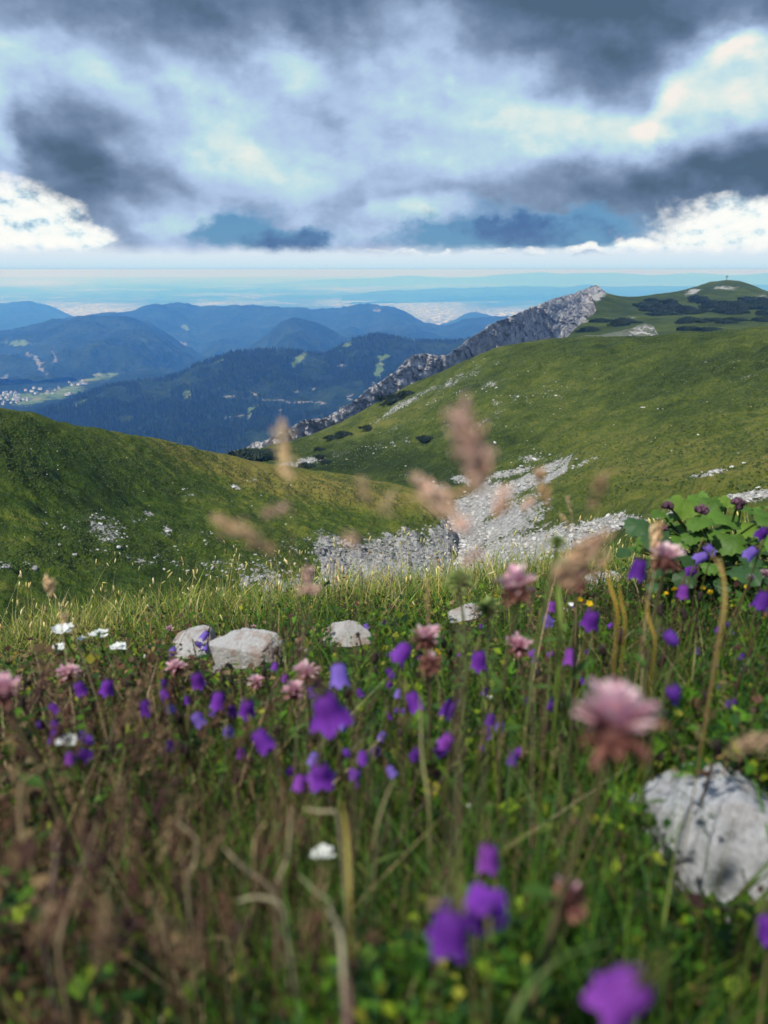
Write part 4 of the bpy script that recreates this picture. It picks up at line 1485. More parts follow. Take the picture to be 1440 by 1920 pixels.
def near_growth():
    # low leafy herbs
    n = 62000
    x, y, r, a = wedge(n, .13, 3.2, .66, .9)
    H = veg_h(r, x)
    clump = fbm(np.c_[x * 7, y * 7, x * 0], 3, 421)
    z = gz(x, y) + H * RNG.random(n) ** 1.1 * np.clip(2.6 * (clump - .28), .12, 1.35)
    L = RNG.uniform(.005, .014, n) * np.where(RNG.random(n) < .08, 1.5, 1) * np.interp(r, [.15, .5], [.62, 1.0])
    bv = np.array([(0, 0, 0), (.28, .45, .10), (0, 1, -.05), (-.28, .45, .10), (0, .5, -.03)])
    bf = np.array([(0, 1, 4), (1, 2, 4), (2, 3, 4), (3, 0, 4)])
    bv2 = np.array([(0, 0, 0), (.5, .5, .12), (0, 1, 0), (-.5, .5, .12), (0, .5, -.03)])
    left = sstep(-a, -.05, .28)
    q = fbm(np.c_[x * 3.2, y * 3.2, x * 0], 3, 423)
    brown = np.clip(.18 + .40 * left * sstep(r, 0.2, .35) + (q - .5) * 1.3, 0.05, .85) * np.interp(r, [.2, .9, 1.6, 3], [1, 1, .7, .5])
    g = pick(n, [(.040, .115, .008), (.07, .155, .010), (.15, .215, .012), (.016, .050, .009), (.22, .22, .02)], [4, 3.5, 2, 6, .7], .45)
    b = pick(n, [(.085, .042, .024), (.115, .07, .034), (.19, .135, .066), (.05, .026, .02), (.22, .15, .05)], [3, 3, 2, 3, 1], .4)
    col = np.where(RNG.random(n)[:, None] < brown[:, None], b, g)
    pos = np.c_[x, y, z]
    k = RNG.random(n) > blocked(pos)
    rot = np.einsum('nij,njk->nik', rotz(RNG.uniform(0, 6.28, n)), rotx(RNG.uniform(-.3, 1.25, n)))
    me = scatter_mesh('herb_leaves', [(bv, bf), (bv2, bf)], RNG.integers(0, 2, n)[k], pos[k], rot[k], np.c_[L, L, L][k], [M_PLANT], col[k])
    tag(obj('herb_leaves', me), 'small mixed green and brown herb leaves carpeting the near meadow', 'ground cover', kind='stuff')

    # near blades and dry straw
    n = 38000
    x, y, r, a = wedge(n, .14, 2.6, .66, .85)
    left = sstep(-a, -.02, .25)
    H = veg_h(r, x)
    h = H * RNG.uniform(.35, 1.15, n)
    q = fbm(np.c_[x * 3.2, y * 3.2, x * 0], 3, 423)
    brown = np.clip(.18 + .42 * left + (q - .5) * 1.2, 0.04, .8) * np.interp(r, [.2, .9, 1.6, 3], [1, 1, .7, .5])
    g = pick(n, [(.05, .13, .012), (.085, .165, .014), (.14, .19, .02), (.020, .06, .015)], [4, 3.5, 2, 4], .35)
    b = pick(n, [(.10, .052, .032), (.135, .085, .042), (.28, .21, .10), (.40, .32, .18), (.06, .032, .026)], [3, 3, 2, 1.3, 3], .35)
    col = np.where(RNG.random(n)[:, None] < brown[:, None], b, g)
    ang = RNG.uniform(0, 6.28, n); lean = RNG.normal(.15, .3, n); curve = np.abs(RNG.normal(.35, .35, n))
    w = RNG.uniform(.0014, .0036, n)
    base = np.c_[x, y, gz(x, y) - .003]
    top = base + np.c_[np.cos(ang) * h * (lean + curve), np.sin(ang) * h * (lean + curve), h * .9]
    k = (RNG.random(n) > blocked(top)) & (RNG.random(n) > blocked(base + [0, 0, .05])) & (RNG.random(n) > blocked(base * .4 + top * .6))
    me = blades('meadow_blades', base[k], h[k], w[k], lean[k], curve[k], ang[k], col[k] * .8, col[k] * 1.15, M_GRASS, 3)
    tag(obj('meadow_blades', me), 'short green and withered brown blades among the near flowers', 'grass', kind='stuff')


near_growth()


# ------------------------------------------------------------------ stones in the meadow
def stone_mesh(name, seed, material, sub=5, cuts=9, amp=0.16, flat=0.75):
    v, f = ico(sub)
    r = np.random.default_rng(seed)
    for _ in range(cuts):                       # broken facets
        n = r.normal(size=3); n /= np.linalg.norm(n)
        d = r.uniform(.45, .8)
        s = v @ n - d
        v = v - np.where(s > 0, s * .985, 0)[:, None] * n
    q = fbm(v * 2.2 + seed, 4, seed, .5) - .5
    q2 = fbm(v * 8 + seed, 3, seed + 1, .6, ridged=True) - .5
    v = v * (1 + amp * .9 * q + amp * .45 * q2)[:, None] * 1.12
    v[:, 2] *= flat
    return mesh_data(name, v, f, [material])


def stone(px, py, r, w, label, seed, material=None, flat=.75, ry=.85, rz=0.0, tilt=(0, 0), sink=.25, cuts=9):
    rs = np.linspace(.25, 5, 400)
    pts = np.array([P(px, py, q) for q in rs])
    gap = pts[:, 2] - gz(pts[:, 0], pts[:, 1]) - w * np.linalg.norm(pts, axis=1) / F * .5 * flat * .35
    k = int(np.argmax(gap < 0)) if (gap < 0).any() else 200
    p = Vector(pts[k])
    s = w * p.length / F * .5
    o = obj('limestone_stone', stone_mesh('limestone_stone', seed, material or M_STONE, 5 if w > 120 else 4, cuts, flat=flat), None, p)
    o.scale = (s, s * ry, s)
    o.rotation_euler = (tilt[0], tilt[1], rz)
    tag(o, label, 'stone', 'pale stones in the meadow')
    return o


stone(1385, 1615, .50, 330, 'large grey white limestone block half covered by grass at the right edge', 501, M_STONE_GREY, .95, .9, .4, (.2, .1), cuts=12)
stone(460, 1228, 1.62, 132, 'biggest white stone with rusty stains left of centre in the flowers', 503, None, .78, .8, .3, (0, .1))
stone(366, 1216, 1.72, 92, 'white stone with bluebells before it, left neighbour of the biggest stone', 505, None, .8, .8, 1.1)
stone(652, 1198, 1.85, 84, 'pointed pale stone among small bluebells right of the biggest stone', 507, None, .9, .8, .2, (.1, .45))
stone(745, 1124, 2.55, 30, 'small upright pale stone standing in the brow grass', 509, None, 1.3, .7, .5)
stone(872, 1156, 2.05, 70, 'low pale stone under the green clover buds', 511, None, .6, .8, .8, (0, -.2))
stone(408, 1256, 1.5, 46, 'small pale stone at the foot of the biggest stone', 513, None, .7, .8, .8)
stone(566, 1226, 1.75, 34, 'little white stone right of the biggest stone', 515, None, .6, .8, .8)
stone(1120, 1096, 2.1, 90, 'white stone half hidden behind blurred brown seed heads', 517, None, .6, .8, .2)
stone(1395, 1268, 1.1, 60, 'pale stone scrap among withered stalks at the right edge', 519, None, .6, .8, .2)
stone(1060, 1146, 2.0, 34, 'small white stone beside the yellow flowers', 521, None, .6, .8, .2)
stone(1170, 1075, 2.4, 40, 'white stone just left of the leafy plant', 523, None, .6, .8, .9)

# ------------------------------------------------------------------ flowers, each a thing with its parts
RF = random.Random(77)


def arc(a, b, bow, n=9):
    """points of a gently bowed stem from a to b"""
    a, b = np.array(a, float), np.array(b, float)
    c = (a + b) / 2 + np.array(bow)
    t = np.linspace(0, 1, n)[:, None]
    return (1 - t) ** 2 * a + 2 * t * (1 - t) * c + t * t * b


def tube_mesh(name, pts, rad, col, material, sides=5):
    b = MB(); b.tube(pts, rad, sides, np.array(col)); return b.data(name, [material])


def foot_of(p, spread=.02):
    """where a stem that carries something at p leaves the ground"""
    x, y = p.x + RF.uniform(-spread, spread), p.y + RF.uniform(0, spread * 2)
    return Vector((x, y, gz1(x, y)))


def set_mat(o, m):
    o.location, o.rotation_euler, o.scale = m.to_translation(), m.to_euler(), m.to_scale()


def bell_mesh(col, length=1.0, flare=1.0, closed=False):
    b = MB()
    if closed:
        prof = [(.12, 0), (.30, -.10), (.40, -.35), (.42, -.65), (.34, -.95), (.16, -1.15), (.04, -1.2)]
        n = len(prof)
        b.lathe(prof, 20, None, 5, .03)
    else:
        prof = [(.10, 0), (.30, -.06), (.42, -.25), (.46, -.55), (.48, -.88 * length), (.51 * flare, -1.10 * length), (.57 * flare, -1.24 * length)]
        n = len(prof)
        b.lathe(prof, 30, None, 5, -.13)
    v = np.vstack(b.v)
    k = np.clip(-v[:, 2:3] / 1.1, 0, 1)
    col = np.array(col)
    # darker veins run down the five lobes
    vein = (np.cos(5 * np.arctan2(v[:, 1], v[:, 0])) > .93)[:, None]
    c = col * (0.8 + .35 * k) * np.where(vein, .72, 1)
    b.c = [c]
    return b.data('corolla', [M_PETAL])


def calyx_mesh(col):
    b = MB()
    b.lathe([(.02, .22), (.12, .16), (.17, .05), (.13, -.04)], 8, np.array(col))
    for k in range(5):
        a = 2 * pi * k / 5 + .6
        d = np.array((cos(a), sin(a), 0)); s = np.array((-sin(a), cos(a), 0))
        p0 = d * .13 + (0, 0, 0.0)
        v = [p0 + s * .05, p0 - s * .05, d * .42 + np.array((0, 0, .10)) - s * .02, d * .62 + np.array((0, 0, -.02))]
        b.add(v, [(0, 1, 2), (0, 2, 3)], np.array(col))
    return b.data('calyx', [M_PLANT])


VIO = (.19, .04, .40)
BELLS = {'violet': bell_mesh(VIO), 'deep': bell_mesh((.11, .025, .27)), 'blue': bell_mesh((.24, .15, .58), 1.0, 1.0), 'purple': bell_mesh((.24, .055, .38)),
         'wide': bell_mesh((.20, .04, .40), .95, 1.3), 'bud': bell_mesh((.17, .05, .42), closed=True), 'spent': bell_mesh((.10, .045, .12), closed=True)}
CALYX = calyx_mesh((.06, .055, .03))


def pistil_mesh():
    b = MB()
    b.tube([(0, 0, -.1), (0, 0, -.8)], .035, 6, np.array((.75, .72, .8)))
    for k in range(3):
        a = 2 * pi * k / 3
        b.tube([(0, 0, -.8), (.10 * cos(a), .10 * sin(a), -.92), (.2 * cos(a), .2 * sin(a), -.88)], [.04, .045, .02], 5, np.array((.85, .82, .85)))
    return b.data('pistil', [M_PLANT])


PISTIL = pistil_mesh()


def bellflower(px, py, w, label, kind='violet', tilt=(0, 0), r=None, group='violet bellflowers', stem=True, spin=None):
    d = r or max(.2, min(1.9, 26.0 / w))
    hx, hy, t = ray(px, py)
    rr = d / sqrt(1 + t * t)
    p = P(px, py, rr)
    s = w * d / F / 1.42
    ft = foot_of(p)
    if ft.z > p.z - .03:
        ft.z = p.z - .05
    e = empty('bellflower', ft)
    tag(e, label, 'flower', group)
    m = Matrix.Translation(p - ft + Vector((0, 0, s * .5))) @ Euler((tilt[0], tilt[1], spin if spin is not None else RF.uniform(0, 6.28)), 'XYZ').to_matrix().to_4x4() @ Matrix.Diagonal((s, s, s, 1))
    o = obj('corolla', BELLS[kind], e); set_mat(o, m)
    o2 = obj('calyx', CALYX, e); set_mat(o2, m)
    if kind in ('wide', 'blue', 'violet', 'purple') and w > 30:
        o3 = obj('pistil', PISTIL, o)
    top = m @ Vector((0, 0, .2))
    up = (m.to_3x3() @ Vector((0, 0, 1))).normalized()
    neck = top + up * s * .5 + Vector((0, 0, s * .35))
    pts = np.vstack([arc((0, 0, 0), neck, (RF.uniform(-.02, .02), RF.uniform(-.01, .02), .01), 8), arc(neck, top, up * s * .35 + Vector((0, 0, s * .2)), 4)[1:]])
    c = RF.choice([(.09, .10, .03), (.12, .07, .045), (.10, .12, .03), (.16, .15, .05)])
    obj('stem', tube_mesh('stem', pts, np.linspace(.0011, .0007, len(pts)), c, M_PLANT), e)
    for k in range(2):
        h = RF.uniform(.2, .6)
        q = pts[int(h * 7)]
        a = RF.uniform(0, 6.28); L = RF.uniform(.015, .035)
        dv = np.array((cos(a), sin(a), .7)); sv = np.array((-sin(a), cos(a), 0)) * .0016
        mb = MB(); mb.add([q - sv * .4, q + sv * .4, q + dv * L * .5 + sv, q + dv * L * .5 - sv, q + dv * L + (0, 0, -L * .2)], [(0, 1, 2), (0, 2, 3), (3, 2, 4)], np.array((.08, .13, .03)))
        obj('leaf', mb.data('leaf', [M_PLANT]), e)
    return e


bellflower(852, 1730, 92, 'large violet bell hanging low in the front, left of a twin pair', 'violet', (.1, -.12), .25)
bellflower(912, 1752, 76, 'violet bell facing the camera with pale pistil, right of the front pair', 'wide', (-1.05, .1), .27)
bellflower(916, 1598, 50, 'slim violet bell hanging just above the front twin pair', 'purple', (0, .05), .36)
bellflower(1200, 1872, 104, 'huge blurred violet bell cut by the bottom edge', 'purple', (.1, .5), .23)
bellflower(604, 1325, 74, 'open violet bell with spread lobes below the biggest white stone', 'wide', (.25, .12), .42)
bellflower(634, 1258, 46, 'blue violet bell just right of pink clovers in the middle', 'blue', (.1, -.3), .56)
bellflower(766, 1222, 44, 'violet bell leaning left against the brown clover head', 'violet', (.1, .75), .6)
bellflower(898, 1232, 40, 'upright oval violet bell right of the brown clover head', 'violet', (.1, .05), .66)
bellflower(768, 1310, 38, 'tilted violet bell below the brown clover head', 'violet', (.2, -.4), .62)
bellflower(850, 1325, 36, 'dull violet bell with dark throat in the middle', 'deep', (.4, .1), .62)
bellflower(846, 1388, 34, 'little pinkish violet bell on an orange stalk', 'purple', (-.5, 0), .55)
bellflower(480, 1384, 44, 'violet bell drooping right of the brown thicket', 'violet', (.2, -.5), .5)
bellflower(600, 1448, 50, 'ragged violet bell with narrow lobes under the open violet bell', 'wide', (.2, .2), .45)
bellflower(668, 1450, 26, 'narrow violet bud right of the ragged violet bell', 'bud', (0, 0), .5)
bellflower(465, 1325, 38, 'violet bell in the row below the biggest white stone', 'violet', (.2, .2), .62)
bellflower(412, 1308, 34, 'blurred violet bell left of the row below the biggest stone', 'violet', (.2, -.2), .66)
bellflower(367, 1272, 32, 'tall narrow violet bell below the left white stone', 'violet', (.2, .1), .7)
bellflower(363, 1347, 28, 'round violet bell under the tall narrow one', 'blue', (.5, .1), .66)
bellflower(270, 1322, 30, 'dark violet bell in the thicket left of the stones', 'deep', (.2, .1), .66)
bellflower(204, 1284, 30, 'violet bell right of the pale pink clover at far left', 'violet', (.2, .1), .7)
bellflower(145, 1288, 26, 'small violet bell below the white flowers', 'violet', (.2, -.2), .72)
bellflower(1112, 1158, 40, 'round violet bell under the yellow flowers', 'violet', (.2, .25), .68)
bellflower(1070, 1226, 32, 'violet bell left of the withered dark heads at right', 'purple', (.2, -.2), .72)
bellflower(1246, 1196, 38, 'egg shaped violet bell leaning right, below golden blades', 'bud', (.2, .7), .62)
bellflower(1257, 1298, 42, 'egg shaped dark violet bell right of the big pink clover', 'bud', (.15, .35), .5)
bellflower(1281, 1105, 26, 'slim upright violet bell beside yellow flowers under the leafy plant', 'purple', (0, 0), .8)
bellflower(1200, 1062, 40, 'deep blue violet bell left of the pale clover by the leafy plant', 'deep', (.1, .1), .66)
bellflower(1322, 1031, 24, 'upper blue violet bell of two in front of the leafy plant', 'blue', (.4, -.6), 1.1)
bellflower(1326, 1049, 25, 'lower blue violet bell of two in front of the leafy plant', 'blue', (.4, -.9), 1.1)
bellflower(1303, 1075, 23, 'violet bell low in the dark foot of the leafy plant', 'violet', (.4, .9), 1.15)
bellflower(1417, 1037, 26, 'violet bell before the right part of the leafy plant', 'blue', (.4, .5), 1.05)
bellflower(1437, 1000, 24, 'violet bell cut by the right edge among the plant leaves', 'deep', (.4, .5), 1.05)
bellflower(1434, 1122, 34, 'dark violet bell at the right edge under the leafy plant', 'deep', (.2, -.3), .8)
bellflower(1036, 1134, 20, 'narrow violet bell below the blurred brown seed heads', 'purple', (0, .1), .95)
bellflower(1019, 1162, 26, 'pale lilac bell right of the pink clover head', 'blue', (.6, .1), .9)
bellflower(1434, 1728, 50, 'violet bell at the right edge below the grey block', 'violet', (.2, .2), .4)
for x, y, w, lab in ((323, 1217, 19, 'pale blue bell left of the left white stone'), (390, 1190, 19, 'pale blue bell above the left white stone'), (367, 1210, 15, 'left pale blue bell before the left white stone'), (388, 1212, 14, 'right pale blue bell before the left white stone'),
                     (601, 1223, 13, 'tiny pale blue bell left of the pointed stone'), (661, 1190, 10, 'tiny blue bell on the face of the pointed stone'), (684, 1172, 14, 'tiny violet bell above the pointed stone'), (682, 1202, 11, 'tiny violet bell right of the pointed stone'), (625, 1211, 14, 'tiny pale bell at the foot of the pointed stone'),
                     (735, 1190, 8, 'left one of two tiny blue bells in the brow grass'), (746, 1191, 8, 'right one of two tiny blue bells in the brow grass'), (572, 1245, 12, 'tiny pale blue bell right of the biggest stone')):
    bellflower(x, y, w, lab, 'blue', (RF.uniform(.2, .8), RF.uniform(-.5, .5)), min(1.6, 22 / w), 'small pale blue bells by the stones')


# ---- clover heads
def floret_mesh(c0, c1):
    L = 5
    vs, cs = [], []
    for i in range(L + 1):
        t = i / L
        w = .035 + .10 * sin(pi * min(1, t * .62 + .12)) * (1 - .25 * t)
        if i == L: w *= .55
        z = .10 * sin(pi * t)
        for s in (-1, 0, 1):
            vs.append((s * w, t, z + (.06 if s else 0)))
            cs.append(np.array(c0) * (1 - t) + np.array(c1) * t)
    fs = []
    for i in range(L):
        for k in range(2):
            a = i * 3 + k
            fs.append((a, a + 1, a + 4, a + 3))
    return mesh_data('floret', np.array(vs), np.array(fs), [M_PETAL], {'Col': np.array(cs)})


FL = {'pink': [floret_mesh((.45, .14, .18), (.80, .52, .58)), floret_mesh((.38, .12, .15), (.72, .42, .52)), floret_mesh((.50, .25, .25), (.86, .66, .68))],
      'brown': [floret_mesh((.10, .035, .03), (.30, .13, .10)), floret_mesh((.14, .05, .04), (.38, .18, .13)), floret_mesh((.07, .03, .025), (.22, .09, .075))],
      'green': [floret_mesh((.10, .17, .03), (.30, .38, .12)), floret_mesh((.08, .14, .03), (.24, .30, .09))]}


def clover(px, py, w, label, r=None, mix=.6, n=34, green=False, lean=(0, 0), stem=True, group='clover heads'):
    d = r or max(.22, min(1.6, 40.0 / w))
    hx, hy, t = ray(px, py)
    p = P(px, py, d / sqrt(1 + t * t))
    R = w * d / F * .5
    ft = foot_of(p)
    e = empty('clover', ft)
    tag(e, label, 'flower', group)
    q = p - ft
    cv, cf = ico(2)
    bv = cv * R * .42 * (1 + .2 * (fbm(cv * 4, 2, int(px)) - .5))[:, None]
    core = obj('flower_head', mesh_data('flower_head', bv, cf, [M_PLANT], {'Col': np.tile((.10, .14, .03) if green else (.12, .045, .035), (len(bv), 1))}), e)
    core.location = q
    core.rotation_euler = (lean[0], lean[1], 0)
    jr = random.Random(int(px * 7 + py))
    n = int(n * 1.9)
    for k in range(n):
        f = (k + .5) / n
        cz = 1 - 1.6 * f                                  # from the crown downwards
        an = k * 2.39996 + jr.uniform(-.3, .3)
        sr = sqrt(max(0, 1 - cz * cz))
        dirv = Vector((sr * cos(an), sr * sin(an), cz + (.25 if f < mix else .0))).normalized()
        fam = 'green' if green else ('pink' if f < mix + jr.uniform(-.14, .14) else 'brown')
        o = obj('floret', jr.choice(FL[fam]), core)
        rot = dirv.to_track_quat('Y', 'Z').to_matrix().to_4x4()
        L = R * (jr.uniform(.8, 1.2) if f < mix else jr.uniform(.5, .8))
        m = Matrix.Translation(dirv * R * .12) @ rot @ Matrix.Rotation(jr.uniform(-.4, .4), 4, 'Y') @ Matrix.Diagonal((L * 1.25, L, L, 1))
        set_mat(o, m)
    st = arc((0, 0, 0), q + Vector((0, 0, -R * .3)), (jr.uniform(-.03, .03), jr.uniform(-.01, .03), 0), 9)
    obj('stem', tube_mesh('stem', st, np.linspace(.0016, .0012, 9), (.15, .13, .06) if not green else (.16, .22, .06), M_PLANT), e)
    for k in range(3):                                     # a trefoil leaf below the head
        an = jr.uniform(0, 6.28); base = st[6 - k % 2] * 1.0
        dv = Vector((cos(an), sin(an), .35)).normalized()
        L = jr.uniform(.018, .028)
        mb = MB()
        vv = np.array([(0, 0, 0), (.2, .42, .05), (.10, .85, 0), (0, 1, -.06), (-.10, .85, 0), (-.2, .42, .05), (0, .5, -.02)]) * L * .8
        mm = np.array(dv.to_track_quat('Y', 'Z').to_matrix())
        mb.add(vv @ mm.T + base, [(0, 1, 6), (1, 2, 6), (2, 3, 6), (3, 4, 6), (4, 5, 6), (5, 0, 6)], np.array((.055, .12, .02)))
        obj('leaf', mb.data('leaf', [M_PLANT]), e)


clover(1150, 1385, 165, 'largest blurred pink clover head at the right front', .26, .52, 40, lean=(-.25, .1))
clover(970, 1112, 86, 'pink clover head in the middle above the flowers, brown below', .5, .5, 36, lean=(-.2, -.1))
clover(1247, 1056, 66, 'pale pink clover head with upright florets before the leafy plant', .62, .42, 34, lean=(-.1, 0))
clover(973, 1218, 52, 'pale pink clover head below the middle clover', .72, .6, 28)
clover(800, 1205, 62, 'pale clover head above a brown withered one in the middle', .62, .45, 30)
clover(808, 1248, 60, 'brown withered clover head right of the leaning violet bell', .58, .04, 30)
clover(574, 1268, 50, 'pink clover head right of the biggest white stone', .74, .6, 28)
clover(552, 1302, 48, 'pink clover head just below its twin by the biggest stone', .68, .6, 28)
clover(480, 1283, 34, 'small pink clover head below the biggest white stone', .9, .6, 22)
clover(129, 1268, 40, 'pale pink clover head below the white flowers', .85, .7, 22)
clover(330, 1255, 34, 'pink clover head left of the stones', .95, .7, 20)
clover(8, 1305, 64, 'blurred mauve clover head cut by the left edge', .5, .6, 26)
clover(1082, 1096, 60, 'brownish pink clover head behind the blurred brown plume', .55, .12, 26)
clover(1062, 1690, 84, 'dark mauve bud cluster between the front bells and the grey block', .33, .1, 30)
clover(862, 1098, 54, 'green clover bud on a thin stalk left of the pink clover', .7, .9, 26, True)
clover(915, 1146, 46, 'pale green clover bud beside the pink clover', .75, .9, 24, True)
clover(1045, 1022, 34, 'pale green bud on a tall thick stalk', .55, .9, 22, True)
clover(318, 1180, 14, 'tiny pink flower head in the grass above the left stone', 1.7, .9, 12)
clover(475, 1176, 10, 'tiny pink flower head in the grass above the biggest stone', 1.75, .9, 12)
clover(1434, 1078, 18, 'bright pink flower head at the right edge under the leafy plant', 1.1, .95, 18)
clover(1408, 1086, 16, 'small rosy flower head beside the bright pink one at the right', 1.1, .7, 16)


# ---- white flowers
def petal_ring(n, L, wd, col, lift=.25):
    b = MB()
    for k in range(n):
        a = 2 * pi * k / n
        d = np.array((cos(a), sin(a), 0)); s = np.array((-sin(a), cos(a), 0)); z = np.array((0, 0, 1.))
        v = [d * .1 * L - s * wd * .3, d * .1 * L + s * wd * .3, d * .6 * L + s * wd + z * lift * L * .6, d * .6 * L - s * wd + z * lift * L * .6, d * L + z * lift * L]
        b.add(v, [(0, 1, 2), (0, 2, 3), (3, 2, 4)], np.array(col))
    return b


PETW = petal_ring(5, 1, .42, (.82, .84, .80), .35).data('petal', [M_PETAL])
PETY = petal_ring(5, 1, .45, (.80, .55, .02), .3).data('petal', [M_PETAL])


def white_flower(px, py, w, label, r, n=7):
    hx, hy, t = ray(px, py)
    p = P(px, py, r)
    R = w * p.length / F * .5
    ft = foot_of(p)
    e = empty('white_flower', ft)
    tag(e, label, 'flower', 'white flowers')
    q = p - ft
    jr = random.Random(int(px + py))
    st = arc((0, 0, 0), q - Vector((0, 0, R * .6)), (.01, .01, 0), 8)
    obj('stem', tube_mesh('stem', st, .0013, (.14, .22, .05), M_PLANT), e)
    for k in range(n):
        a = k * 2.4; rr = R * .75 * sqrt((k + .2) / n)
        o = obj('blossom', PETW, e)
        off = Vector((rr * cos(a), rr * sin(a), R * .45 * (1 - (rr / R) ** 2)))
        set_mat(o, Matrix.Translation(q + off) @ Euler((jr.uniform(-.5, .5), jr.uniform(-.5, .5), jr.uniform(0, 6))).to_matrix().to_4x4() @ Matrix.Diagonal((R * .5, R * .5, R * .5, 1)))
        mb = MB(); mb.tube([st[-2], np.array(q + off)], .0006, 4, np.array((.18, .28, .06)))
        obj('pedicel', mb.data('pedicel', [M_PLANT]), e)
    for k in range(4):
        a = jr.uniform(0, 6.28); b0 = st[jr.randint(3, 6)]
        dv = Vector((cos(a), sin(a), .6)).normalized(); L = jr.uniform(.012, .02)
        vv = np.array([(0, 0, 0), (.3, .5, .06), (0, 1, -.03), (-.3, .5, .06)]) * L
        mm = np.array(dv.to_track_quat('Y', 'Z').to_matrix())
        mb = MB(); mb.add(vv @ mm.T + b0, [(0, 1, 2), (0, 2, 3)], np.array((.10, .20, .03)))
        obj('leaf', mb.data('leaf', [M_PLANT]), e)


white_flower(119, 1187, 40, 'biggest white flower head at the far left in front of the grass', 1.15)
white_flower(111, 1216, 22, 'small white flower head below the biggest one at far left', 1.1)
white_flower(187, 1196, 38, 'wide white flower head right of the biggest one', 1.2)
white_flower(223, 1218, 30, 'low white flower head with yellow green centre, rightmost of the left four', 1.15)
white_flower(155, 1200, 18, 'pale green white bud head between the two big white ones', 1.15, 5)
white_flower(124, 1398, 40, 'blurred white flower in the brown thicket at left', .52)
white_flower(607, 1607, 44, 'round white flower low in the front middle', .36)
white_flower(770, 1213, 10, 'tiny white flower right of the pointed stone', 1.6, 4)
white_flower(880, 1515, 16, 'tiny white flower above the front bells', .5, 4)
white_flower(918, 1310, 14, 'tiny white flower below the oval violet bell', .8, 4)
white_flower(272, 1232, 10, 'tiny white blossom left of the left stone', 1.3, 4)
white_flower(1070, 1136, 14, 'tiny white blossom by the left yellow pair', 1.05, 4)


def yellow_flower(px, py, w, label, r):
    p = P(px, py, r)
    R = w * p.length / F * .5
    ft = foot_of(p)
    e = empty('yellow_flower', ft)
    tag(e, label, 'flower', 'yellow flowers')
    q = p - ft
    o = obj('blossom', PETY, e); set_mat(o, Matrix.Translation(q) @ Euler((RF.uniform(.3, .9), RF.uniform(-.3, .3), RF.uniform(0, 6))).to_matrix().to_4x4() @ Matrix.Diagonal((R, R, R, 1)))
    o = obj('blossom', PETY, e); set_mat(o, Matrix.Translation(q + Vector((0, 0, R * .1))) @ Euler((RF.uniform(.3, .9), 0, RF.uniform(0, 6))).to_matrix().to_4x4() @ Matrix.Diagonal((R * .7, R * .7, R * 1.4, 1)))
    obj('stem', tube_mesh('stem', arc((0, 0, 0), q, (.01, .01, 0), 7), .0009, (.12, .18, .04), M_PLANT), e)


for x, y, w, r, lab in ((1087, 1126, 15, 1.0, 'left yellow flower of the pair above the round violet bell'), (1105, 1132, 13, 1.0, 'right yellow flower of the pair above the round violet bell'), (1249, 1114, 12, 1.05, 'lower yellow flower of the pair by the slim violet bell'),
                        (1265, 1106, 14, 1.05, 'upper yellow flower of the pair by the slim violet bell'), (1318, 1104, 12, 1.1, 'upper yellow flower under the leafy plant'), (1332, 1111, 11, 1.1, 'lower yellow flower under the leafy plant'), (820, 1223, 16, .8, 'yellow flower on the brown clover head'),
                        (664, 1277, 15, .8, 'yellow flower below the blue violet bell'), (929, 1118, 11, 1.2, 'small yellow flower left of the pink clover'), (1400, 1100, 9, 1.1, 'tiny orange yellow flower by the rosy head')):
    yellow_flower(x, y, w, lab, r)


# ---- dark withered heads
def withered_mesh(seed):
    r = np.random.default_rng(seed)
    b = MB()
    v, f = ico(1)
    b.add(v * np.array((.5, .5, .8)) * (1 + .3 * (r.random((len(v), 1)) - .5)), f, np.array((.035, .025, .022)))
    for k in range(14):
        a = r.uniform(0, 6.28); d = np.array((cos(a), sin(a), r.uniform(.1, 1.4))); d /= np.linalg.norm(d); s = np.cross(d, (0, 0, 1)); s /= np.linalg.norm(s)
        L = r.uniform(.8, 1.25)
        b.add([d * .3 - s * .12, d * .3 + s * .12, d * L], [(0, 1, 2)], np.array((.06, .04, .035)) * r.uniform(.6, 1.6))
    return b.data('flower_head', [M_DRY])


WITH = [withered_mesh(k) for k in range(4)]


def withered(px, py, w, label, r):
    p = P(px, py, r)
    R = w * p.length / F * .5
    ft = foot_of(p)
    e = empty('withered_flower', ft)
    tag(e, label, 'flower', 'dark withered flower heads')
    q = p - ft
    o = obj('flower_head', RF.choice(WITH), e); set_mat(o, Matrix.Translation(q) @ Euler((RF.uniform(-.4, .4), RF.uniform(-.4, .4), RF.uniform(0, 6))).to_matrix().to_4x4() @ Matrix.Diagonal((R, R, R * 1.2, 1)))
    obj('stem', tube_mesh('stem', arc((0, 0, 0), q, (.01, .015, 0), 7), .0011, (.10, .06, .04), M_DRY), e)


